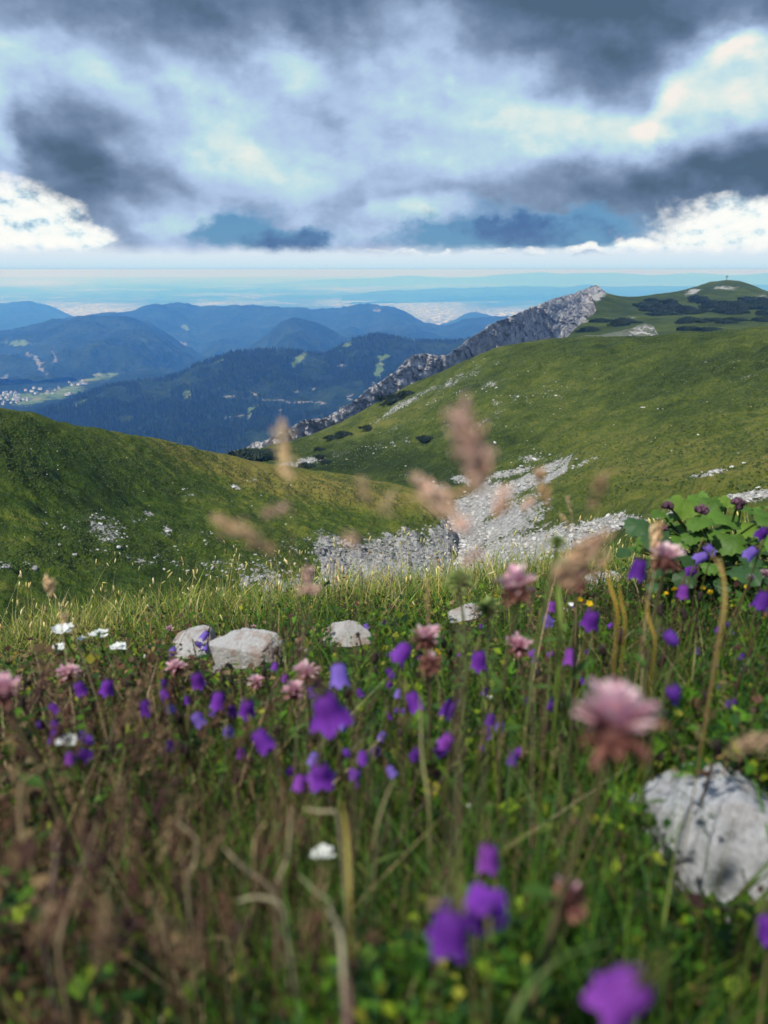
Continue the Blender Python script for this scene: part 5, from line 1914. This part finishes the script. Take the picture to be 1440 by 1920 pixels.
for x, y, w, r, lab in ((1163, 1195, 34, .7, 'dark withered head below the golden blades'), (1130, 1220, 28, .75, 'dark withered head left of its larger neighbour at right'), (702, 1235, 26, .8, 'dark withered head below the pointed stone'), (652, 1300, 28, .66, 'black withered head right of the open violet bell'),
                        (866, 1190, 26, .9, 'dark withered head above the oval violet bell'), (832, 1205, 24, .85, 'dark withered head right of the pale clover'), (518, 1222, 18, .95, 'dark withered head over the edge of the biggest stone'), (750, 1375, 26, .6, 'dark violet withered bell in the middle'),
                        (1238, 1145, 24, .9, 'dark withered head by the egg shaped bell'), (1312, 1120, 22, 1.0, 'dark withered head under the yellow flowers at right'), (1283, 1152, 24, .9, 'drooping dark withered head at right'), (818, 1580, 34, .42, 'dark blue withered head above left of the front bells'),
                        (712, 1590, 34, .42, 'dark withered head right of the round white flower'), (433, 1275, 22, .9, 'black withered head under the biggest stone'), (315, 1300, 34, .6, 'large dark withered head below the left stone'), (1240, 1240, 26, .75, 'dark withered head between the egg shaped bells'),
                        (1010, 1265, 24, .7, 'dark withered head left of the violet bell at right'), (560, 1225, 16, 1.1, 'small dark withered head right of the biggest stone')):
    withered(x, y, w, lab, r)


# ---- grass seed heads
def plume(a, b, w, d, col, label, lower=None, n=46, group='tan grass seed heads', bow=None, name='grass_plume', loose=1.0):
    """seed head between photo points a (tip) and b (neck) at distance d; the stalk goes on down to the ground"""
    ra, rb = ray(*a), ray(*b)
    pa = P(a[0], a[1], d / sqrt(1 + ra[2] ** 2)); pb = P(b[0], b[1], d * 1.02 / sqrt(1 + rb[2] ** 2))
    ft = foot_of(pb, .03)
    e = empty(name, ft)
    tag(e, label, 'grass', group)
    A, B = np.array(pa - ft), np.array(pb - ft)
    jr = np.random.default_rng(int(a[0] * 3 + a[1]))
    W_ = w * d / F * .5
    n = int(n * 1.5)
    t = jr.random(n) ** .9
    ax = B - A; Ln = np.linalg.norm(ax)
    shape = np.sin(np.pi * np.clip(.12 + .8 * t, 0, 1)) ** .7
    off = jr.normal(0, .5, (n, 3)) * (W_ * shape * loose)[:, None]
    pos = A + ax * t[:, None] + off
    s = W_ * jr.uniform(.28, .46, n)
    dirs = -ax / Ln + jr.normal(0, .35, (n, 3))
    rots = np.array([np.array(Vector(q).to_track_quat('Z', 'Y').to_matrix()) for q in dirs])
    col = np.array(col)
    cc = col * jr.uniform(.7, 1.3, (n, 1)) * jr.uniform(.92, 1.08, (n, 3))
    bv, bf = ico(0)
    sp = bv * np.array((.42, .32, 1.0))
    awn = np.array([(-.03, 0, .8), (.03, 0, .8), (0, .02, 2.0)])
    V = np.vstack([sp, awn]); Fc = np.vstack([bf, [[12, 13, 14]]])
    obj('panicle', scatter_mesh('panicle', [(V, Fc)], np.zeros(n, int), pos, rots, np.c_[s, s, s * 1.5], [M_DRY], cc), e)
    st = np.vstack([arc((0, 0, 0), B, bow or (jr.uniform(-.02, .02), jr.uniform(0, .03), .03), 9), [A]])
    obj('stem', tube_mesh('stem', st, np.r_[np.linspace(.0011, .0006, 9), .0003] * min(1, d * 1.1) ** 1.6, col * .8, M_DRY), e)
    return e


TAN, MAUVE, BRN, PINKT = (.88, .66, .40), (.60, .39, .31), (.62, .40, .21), (.90, .62, .46)
plume((526, 790), (541, 900), 30, .26, TAN, 'upright tan seed head rising before the blue ridge')
plume((868, 775), (888, 880), 62, .20, MAUVE, 'tall mauve blurred plume highest in front of the right slope', n=70)
plume((915, 840), (890, 912), 42, .22, PINKT, 'tan blurred plume just under the tall mauve one')
plume((676, 890), (694, 945), 32, .25, (.60, .46, .28), 'pale tan blurred plume before the dip of the left slope', n=26)
plume((740, 922), (715, 962), 28, .25, (.60, .46, .28), 'small pale tan plume right of its taller neighbour', n=20)
plume((785, 898), (872, 990), 44, .22, PINKT, 'long reddish plume slanting down across the gully', n=60)
plume((900, 912), (850, 925), 26, .26, BRN, 'short reddish brown plume above the gully', n=20)
plume((945, 920), (936, 968), 36, .24, PINKT, 'pinkish blurred plume over the white gully bed', n=26)
plume((1010, 882), (1025, 940), 28, .38, BRN, 'brown ear on a curved stalk right of the gully', n=40)
plume((1000, 935), (982, 955), 24, .36, PINKT, 'small pink brown plume left of the brown ear', n=18)
plume((1132, 885), (1112, 950), 30, .30, (.38, .25, .15), 'blurred tan brown plume above the leafy plant side', n=36)
plume((1063, 930), (1072, 965), 12, .8, TAN, 'thin sharp tan spikelet right of the brown ear', n=20)
plume((1050, 965), (1068, 985), 12, .8, TAN, 'thin tan spikelet just below the sharp one', n=16)
plume((408, 975), (512, 1030), 34, .25, (.55, .38, .22), 'long tan plume lying almost level before the left slope', n=70)
plume((535, 948), (495, 965), 26, .24, MAUVE, 'faint mauve plume above the level tan one', n=18)
plume((640, 1000), (672, 1022), 30, .24, PINKT, 'pale pinkish plume before the broken rock wall', n=20)
plume((905, 1038), (868, 1056), 28, .30, MAUVE, 'reddish mauve plume at the foot of the gully', n=22)
plume((1130, 1012), (1052, 1092), 52, .30, (.48, .32, .20), 'thick brown plume slanting over the pink clovers', n=80)
plume((1226, 985), (1232, 1050), 24, .62, TAN, 'tan seed head in front of the leafy plant', n=40)
plume((1240, 975), (1222, 1030), 18, .62, BRN, 'brown seed head beside the tan one at the leafy plant', n=30)
plume((575, 1060), (580, 1110), 26, .45, MAUVE, 'mauve plume in front of the brow grass', n=40)
plume((600, 1100), (560, 1112), 26, .45, MAUVE, 'short mauve plume in the brow grass', n=24)
plume((800, 1085), (802, 1170), 12, .6, BRN, 'slim brown ear standing before the brow grass', n=40)
plume((88, 1083), (96, 1110), 20, .7, TAN, 'tan seed head at the far left of the brow grass', n=30)
plume((125, 1150), (115, 1170), 16, .8, TAN, 'small tan seed head above the white flowers', n=20)
plume((1380, 1400), (1440, 1385), 34, .36, (.36, .25, .15), 'tan blurred ear above the grey block', n=40)


# ---- golden blades and straws
def blade_thing(name, pts, d, wpx, col, label, group, cat='grass', flat=True):
    P3 = []
    for k, (x, y) in enumerate(pts):
        t = ray(x, y)[2]
        P3.append(P(x, y, d / sqrt(1 + t * t)))
    low = P3[-1]
    run = P3[-1] - P3[-2]
    run = Vector((run.x, run.y, 0)) * (1.3 if abs(run.x) > abs(run.z) else .6)
    fx, fy = low.x + run.x, max(.08, low.y + run.y * .5 + .012)
    ft = Vector((fx, fy, gz1(fx, fy)))
    if ft.z > low.z - .005: ft.z = low.z - .01
    q = np.array([np.array(p - ft) for p in P3] + [np.zeros(3)])
    n = 14
    s = np.linspace(0, 1, len(q))
    cv = pchip(s, q, np.linspace(0, 1, n))
    w = wpx * d / F * .5 * (.6 if 'golden' in group else 1)
    t = np.linspace(0, 1, n)
    if not flat:
        w *= .72; col = np.array(col) * .72
    wd = w * np.interp(t, [0, .25, .6, .8, 1], [.15, .5, .62, .3, .12] if flat else [.25, .5, .55, .45, .3])
    b = MB()
    if flat:
        side = np.array((.96, .25, .1))
        v = np.empty((n, 3, 3))
        v[:, 0] = cv - side * wd[:, None]; v[:, 1] = cv + np.array((0, w * .5, 0)); v[:, 2] = cv + side * wd[:, None]
        v = v.reshape(-1, 3)
        f = [(i * 3 + k, i * 3 + k + 1, i * 3 + k + 4, i * 3 + k + 3) for i in range(n - 1) for k in range(2)]
        cc = np.repeat(np.array(col)[None] * (.75 + .4 * (1 - t))[:, None], 3, axis=0)
        b.add(v, f, cc)
    else:
        b.tube(cv, wd, 6, np.array(col))
    o = obj(name, b.data(name, [M_DRY if not flat else M_GRASS]), None, ft)
    tag(o, label, cat, group, 'thing')


GB, GS = 'golden dry blades at the right', 'pale dry straws'
blade_thing('tall_grass', [(1133, 1050), (1143, 1095), (1158, 1165)], .55, 14, (.46, .30, .05), 'leftmost golden blade, tip beside the brown plume', GB)
blade_thing('tall_grass', [(1160, 1095), (1165, 1130), (1172, 1175)], .6, 10, (.46, .30, .05), 'short golden blade right of the leftmost one', GB)
blade_thing('tall_grass', [(1212, 1120), (1216, 1160), (1228, 1205)], .6, 12, (.46, .30, .05), 'golden blade curving above the egg shaped bell', GB)
blade_thing('tall_grass', [(1350, 1045), (1358, 1100), (1354, 1170)], .5, 18, (.48, .34, .10), 'broad golden blade before the leafy plant', GB)
blade_thing('tall_grass', [(1335, 1040), (1350, 1065), (1357, 1120)], .52, 12, (.50, .34, .15), 'bent tan blade beside the broad golden one', GB)
blade_thing('tall_grass', [(1135, 1768), (1060, 1795), (990, 1850), (945, 1930)], .28, 26, (.13, .20, .05), 'wide green blade arching across the bottom right', 'single broad blades')
blade_thing('tall_grass', [(1050, 1545), (1000, 1560), (945, 1590)], .36, 15, (.36, .33, .08), 'yellow green blade pointing right above the front bells', 'single broad blades')
blade_thing('tall_grass', [(640, 1500), (650, 1580), (655, 1700)], .36, 15, (.34, .28, .07), 'ochre upright blade beside the round white flower', 'single broad blades')
blade_thing('tall_grass', [(1045, 1030), (1046, 1100), (1050, 1200)], .55, 18, (.20, .28, .05), 'thick green stalk under the tall pale green bud', 'single broad blades')
blade_thing('straw', [(788, 1300), (790, 1400), (805, 1520)], .45, 13, (.40, .38, .16), 'long pale straw standing upright in the middle', GS, flat=False)
blade_thing('straw', [(184, 1545), (150, 1640), (110, 1790)], .36, 20, (.34, .25, .15), 'thick pale straw slanting in the left thicket', GS, flat=False)
blade_thing('straw', [(105, 1425), (40, 1470), (38, 1540), (60, 1620)], .38, 18, (.36, .27, .14), 'bent tan straw near the left edge', GS, flat=False)
blade_thing('straw', [(570, 1515), (600, 1522), (630, 1520)], .38, 16, (.46, .40, .24), 'pale horizontal straw tip in the middle front', GS, flat=False)
blade_thing('straw', [(545, 1520), (540, 1600), (515, 1670)], .38, 16, (.46, .40, .22), 'pale straw bending left in the middle front', GS, flat=False)
blade_thing('straw', [(330, 1540), (370, 1580), (365, 1620), (350, 1640)], .38, 16, (.46, .38, .22), 'kinked pale straw in the brown thicket', GS, flat=False)
blade_thing('straw', [(420, 1590), (460, 1630), (505, 1660)], .37, 16, (.44, .36, .22), 'pale straw slanting down right in the brown thicket', GS, flat=False)
blade_thing('straw', [(445, 1690), (480, 1682), (525, 1692)], .34, 18, (.56, .50, .30), 'pale level straw low in the front', GS, flat=False)
blade_thing('straw', [(105, 1560), (100, 1650), (80, 1760)], .34, 16, (.26, .18, .15), 'mauve brown straw in the left thicket', GS, flat=False)
blade_thing('straw', [(500, 1540), (480, 1570), (475, 1600)], .4, 14, (.42, .34, .16), 'short ochre straw in the middle front', GS, flat=False)
blade_thing('straw', [(615, 1700), (640, 1760), (645, 1850)], .3, 24, (.48, .42, .28), 'thick pale straw under the round white flower', GS, flat=False)
blade_thing('straw', [(740, 1460), (722, 1500), (705, 1560)], .42, 14, (.36, .32, .16), 'pale straw left of the long upright one', GS, flat=False)
blade_thing('straw', [(560, 1640), (590, 1670), (620, 1690)], .36, 18, (.30, .34, .16), 'pale green straw under the level straw tip', GS, flat=False)
blade_thing('straw', [(650, 1830), (655, 1900), (640, 1960)], .24, 34, (.24, .12, .11), 'thick reddish stalk cut by the bottom edge', GS, flat=False)


# ---- reddish brown stalks of the thicket at the left
def thicket():
    jr = random.Random(3)
    k = 0
    while k < 120:
        x = jr.uniform(-60, 600); y = jr.uniform(1270, 1800)
        if jr.random() < (x - 250) / 480 or (y < 1330 and 300 < x < 560): continue
        d = np.interp(y, [1250, 1400, 1600, 1850], [.85, .55, .36, .25]) * jr.uniform(.85, 1.15)
        sl = jr.uniform(-40, 60); L = jr.uniform(60, 130)
        c, hue = jr.choice([((.12, .06, .045), 'reddish brown'), ((.155, .085, .05), 'reddish brown'), ((.085, .042, .04), 'dark mauve'), ((.30, .21, .11), 'tan'), ((.13, .056, .04), 'reddish brown'), ((.23, .15, .085), 'tan')])
        plume((x + sl, y - L * .5), (x, y + L * .5), jr.uniform(14, 24), d, c, hue + ' dry seed stalk leaning ' + ('right' if sl > 10 else 'left') + (', far left' if x < 150 else ', middle' if x < 330 else ', right side') + ' of the left thicket', n=26,
              group='brown seed stalks of the left thicket', name='seed_stalk', loose=1.3)
        k += 1
    k = 0
    while k < 60:
        x = jr.uniform(620, 1480); y = jr.uniform(1230, 1560)
        if (abs(x - 1150) < 110 and abs(y - 1380) < 110) or (x > 1190 and y > 1440): continue
        d = np.interp(y, [1230, 1400, 1600, 1850], [.85, .6, .42, .3]) * jr.uniform(.9, 1.15)
        sl = jr.uniform(-30, 40); L = jr.uniform(40, 80)
        c = jr.choice([(.14, .09, .06), (.22, .15, .09), (.10, .06, .05), (.28, .21, .10)])
        plume((x + sl, y - L * .5), (x, y + L * .5), jr.uniform(9, 16), d, c, 'slim brown seed stalk among the flowers ' + ('of the middle front' if x < 900 else 'left of the largest pink clover' if x < 1150 else 'right of the largest pink clover'), n=18,
              group='slim seed stalks at the right front', name='seed_stalk', loose=1.2)
        k += 1


thicket()


# ---- the crowd of smaller flowers between the named ones
def crowd():
    jr = random.Random(41)
    areas = [((470, 760), (1240, 1480), 22, 'small violet bell in the crowd below the stones and the pink twin clovers'), ((700, 1010), (1165, 1420), 22, 'small violet bell in the crowd around the brown clover head'),
             ((1000, 1440), (1120, 1330), 24, 'small violet bell in the crowd under the golden blades'), ((60, 460), (1255, 1420), 20, 'small violet bell half hidden in the brown thicket below the white flowers')]
    for (x0, x1), (y0, y1), n, lab in areas:
        for k in range(n):
            x, y = jr.uniform(x0, x1), jr.uniform(y0, y1)
            d = float(np.interp(y, [1130, 1250, 1400, 1500], [1.25, .85, .58, .48])) * jr.uniform(.9, 1.15)
            w = 14.0 / d * jr.uniform(.75, 1.15)
            bellflower(x, y, w, lab, jr.choice(['violet', 'deep', 'bud', 'purple', 'deep', 'blue']), (jr.uniform(-.2, .7), jr.uniform(-.6, .6)), d, 'crowd of small violet bells')
    for (x0, x1), (y0, y1), n, lab in (((480, 1000), (1170, 1400), 34, 'small dark withered head in the crowd of the middle front'), ((1000, 1440), (1110, 1420), 40, 'small dark withered head in the crowd of the right front'), ((40, 480), (1250, 1420), 26, 'small dark withered head in the left thicket')):
        for k in range(n):
            x, y = jr.uniform(x0, x1), jr.uniform(y0, y1)
            r = float(np.interp(y, [1110, 1250, 1400, 1500], [1.25, .85, .58, .48])) * jr.uniform(.85, 1.1)
            withered(x, y, 11.0 / r * jr.uniform(.8, 1.5), lab, r)


crowd()


# ---- the broad leaved plant at the right
def leaf_mesh(seed, c0, c1):
    jr = np.random.default_rng(seed)
    nr, na = 4, 30
    vs, cs = [(0, .0, 0)], [np.array(c0)]
    for i in range(1, nr + 1):
        q = i / nr
        for k in range(na):
            th = 2 * pi * k / na
            # cordate outline with toothed edge, tip towards +y
            rr = .52 * (1 + .28 * cos(th) - .10 * cos(2 * th)) * (1 + (.075 * (1 if k % 2 else -1) if i == nr else 0))
            if abs(abs(th) - pi) < .5: rr *= .62 + .38 * abs(abs(th) - pi) / .5
            x, y = q * rr * sin(th), q * rr * cos(th)
            z = .10 * q * q * cos(3 * th + seed) - .16 * q * q + .05 * abs(sin(4.5 * th)) * q + .03 * jr.normal()* q
            vs.append((x, y, z)); cs.append(np.array(c0) * (1 - q) + np.array(c1) * q)
    f = [(0, 1 + k, 1 + (k + 1) % na) for k in range(na)]
    for i in range(nr - 1):
        for k in range(na):
            k2 = (k + 1) % na
            a, b = 1 + i * na, 1 + (i + 1) * na
            f += [(a + k, b + k, b + k2), (a + k, b + k2, a + k2)]
    return mesh_data('leaf', np.array(vs), np.array(f), [M_LEAF], {'Col': np.array(cs)})


M_LEAF = make_plant_mat('broad_leaf', .35, .5, .3, 30)


def leafy_plant():
    root = P(1330, 1120, 1.55)
    root.z = gz1(root.x, root.y)
    e = empty('leafy_plant', root)
    tag(e, 'lush broad leaved green plant at the right edge before the slope', 'plant')
    L = [leaf_mesh(1, (.075, .16, .02), (.10, .20, .03)), leaf_mesh(2, (.06, .13, .02), (.085, .17, .025)), leaf_mesh(3, (.035, .085, .03), (.045, .10, .035)), leaf_mesh(4, (.11, .19, .025), (.13, .22, .03))]
    rows = [(1282, 940, 60, 3), (1336, 940, 50, 1), (1306, 930, 40, 0), (1202, 982, 62, 2), (1238, 1008, 56, 2), (1362, 968, 62, 0), (1412, 984, 66, 3), (1347, 990, 50, 1), (1280, 1006, 52, 0), (1190, 1026, 34, 1), (1172, 1032, 30, 2),
            (1262, 965, 44, 1), (1390, 950, 44, 1), (1430, 958, 50, 0), (1310, 975, 40, 0), (1372, 1010, 60, 1), (1425, 1020, 60, 1), (1395, 1066, 62, 2), (1350, 1060, 52, 2), (1330, 1025, 56, 2), (1300, 1050, 48, 2), (1420, 1075, 56, 2), (1236, 960, 30, 1),
            (1450, 1000, 60, 0), (1470, 950, 56, 3), (1255, 1040, 44, 2), (1385, 1100, 50, 2), (1340, 1095, 50, 2), (1286, 1080, 40, 2), (1212, 1012, 36, 1), (1365, 935, 34, 3), (1320, 1000, 40, 2), (1205, 1050, 30, 2), (1440, 1060, 50, 1), (1360, 1030, 50, 2), (1408, 1040, 50, 2)]
    jx = random.Random(5)
    rows += [(jx.uniform(1215, 1460), jx.uniform(955, 1105), jx.uniform(26, 44), jx.choice([1, 1, 2, 2, 0])) for _ in range(26)]
    jr = random.Random(21)
    for i, (x, y, w, k) in enumerate(rows):
        d = 1.55 + jr.uniform(-.12, .12) + (.08 if y < 960 else 0) - (.06 if y > 1040 else 0)
        t = ray(x, y)[2]
        p = P(x, y, d / sqrt(1 + t * t)) - root
        s = w * d / F * jr.uniform(.75, .98)
        out = Vector((p.x, p.y * .5 - .12, 0))
        yaw = atan2(-out.x, out.y) + jr.uniform(-.6, .6)
        m = Matrix.Translation(p) @ Matrix.Rotation(yaw, 4, 'Z') @ Matrix.Rotation(jr.uniform(-.65, -.05), 4, 'X') @ Matrix.Rotation(jr.uniform(-.45, .45), 4, 'Y') @ Matrix.Diagonal((s, s, s, 1))
        o = obj('leaf', L[k], e); set_mat(o, m)
        b0 = Vector((jr.uniform(-.05, .05), jr.uniform(-.03, .06), 0))
        st = arc(b0, p, (p.x * .1, 0, .04), 7)
        obj('leaf_stalk', tube_mesh('leaf_stalk', st, np.linspace(.0028, .0018, 7), (.07, .13, .03), M_PLANT), e)
    for x, y, w in ((1384, 944, 26), (1316, 956, 24), (1252, 948, 20), (1245, 990, 14)):
        t = ray(x, y)[2]; d = 1.5
        p = P(x, y, d / sqrt(1 + t * t)) - root
        s = w * d / F * .5
        n = 26
        jn = np.random.default_rng(int(x))
        dirs = jn.normal(size=(n, 3)); dirs /= np.linalg.norm(dirs, axis=1)[:, None]; dirs[:, 2] *= .55
        bv, bf = ico(0)
        sc = np.full(n, s * .32)
        o = obj('bud_cluster', scatter_mesh('bud_cluster', [(bv, bf)], np.zeros(n, int), np.array(p) + dirs * s * jn.uniform(.4, 1, (n, 1)), rotz(jn.uniform(0, 6, n)), np.c_[sc, sc, sc * 1.4], [M_PLANT], np.array((.10, .05, .075)) * jn.uniform(.6, 1.7, (n, 1))), e)
        o['label'] = 'dusky purple flower buds of the leafy plant'
        st = arc((jr.uniform(-.03, .03), 0, 0), p, (0, 0, .05), 7)
        obj('stem', tube_mesh('stem', st, np.linspace(.0032, .002, 7), (.07, .11, .035), M_PLANT), e)


leafy_plant()

# ------------------------------------------------------------------ haze
def build_haze():
    z0, z1, e = PLAIN_Z - 1.0, 4.0, EDGE
    v = [(-e, -e, z0), (e, -e, z0), (e, e, z0), (-e, e, z0), (-e, -e, z1), (e, -e, z1), (e, e, z1), (-e, e, z1)]
    f = [(0, 3, 2, 1), (4, 5, 6, 7), (0, 1, 5, 4), (1, 2, 6, 5), (2, 3, 7, 6), (3, 0, 4, 7)]
    m, g = mat('haze_air')
    pv = g.n('ShaderNodeVolumePrincipled')
    pv.inputs['Color'].default_value = HAZE_COLOR
    pv.inputs['Absorption Color'].default_value = (1, 1, 1, 1)
    pv.inputs['Density'].default_value = HAZE_DENSITY
    pv.inputs['Anisotropy'].default_value = 0.1
    o = g.n('ShaderNodeOutputMaterial')
    g.link(pv.outputs[0], o.inputs['Volume'])
    h = obj('haze', mesh_data('haze', v, f, [m], None, False))
    tag(h, 'pale blue haze over the far foothills and plain', 'haze', kind='stuff')


HAZE_COLOR = (0.10, 0.345, 1.0, 1)
HAZE_DENSITY = 1.3e-4
build_haze()
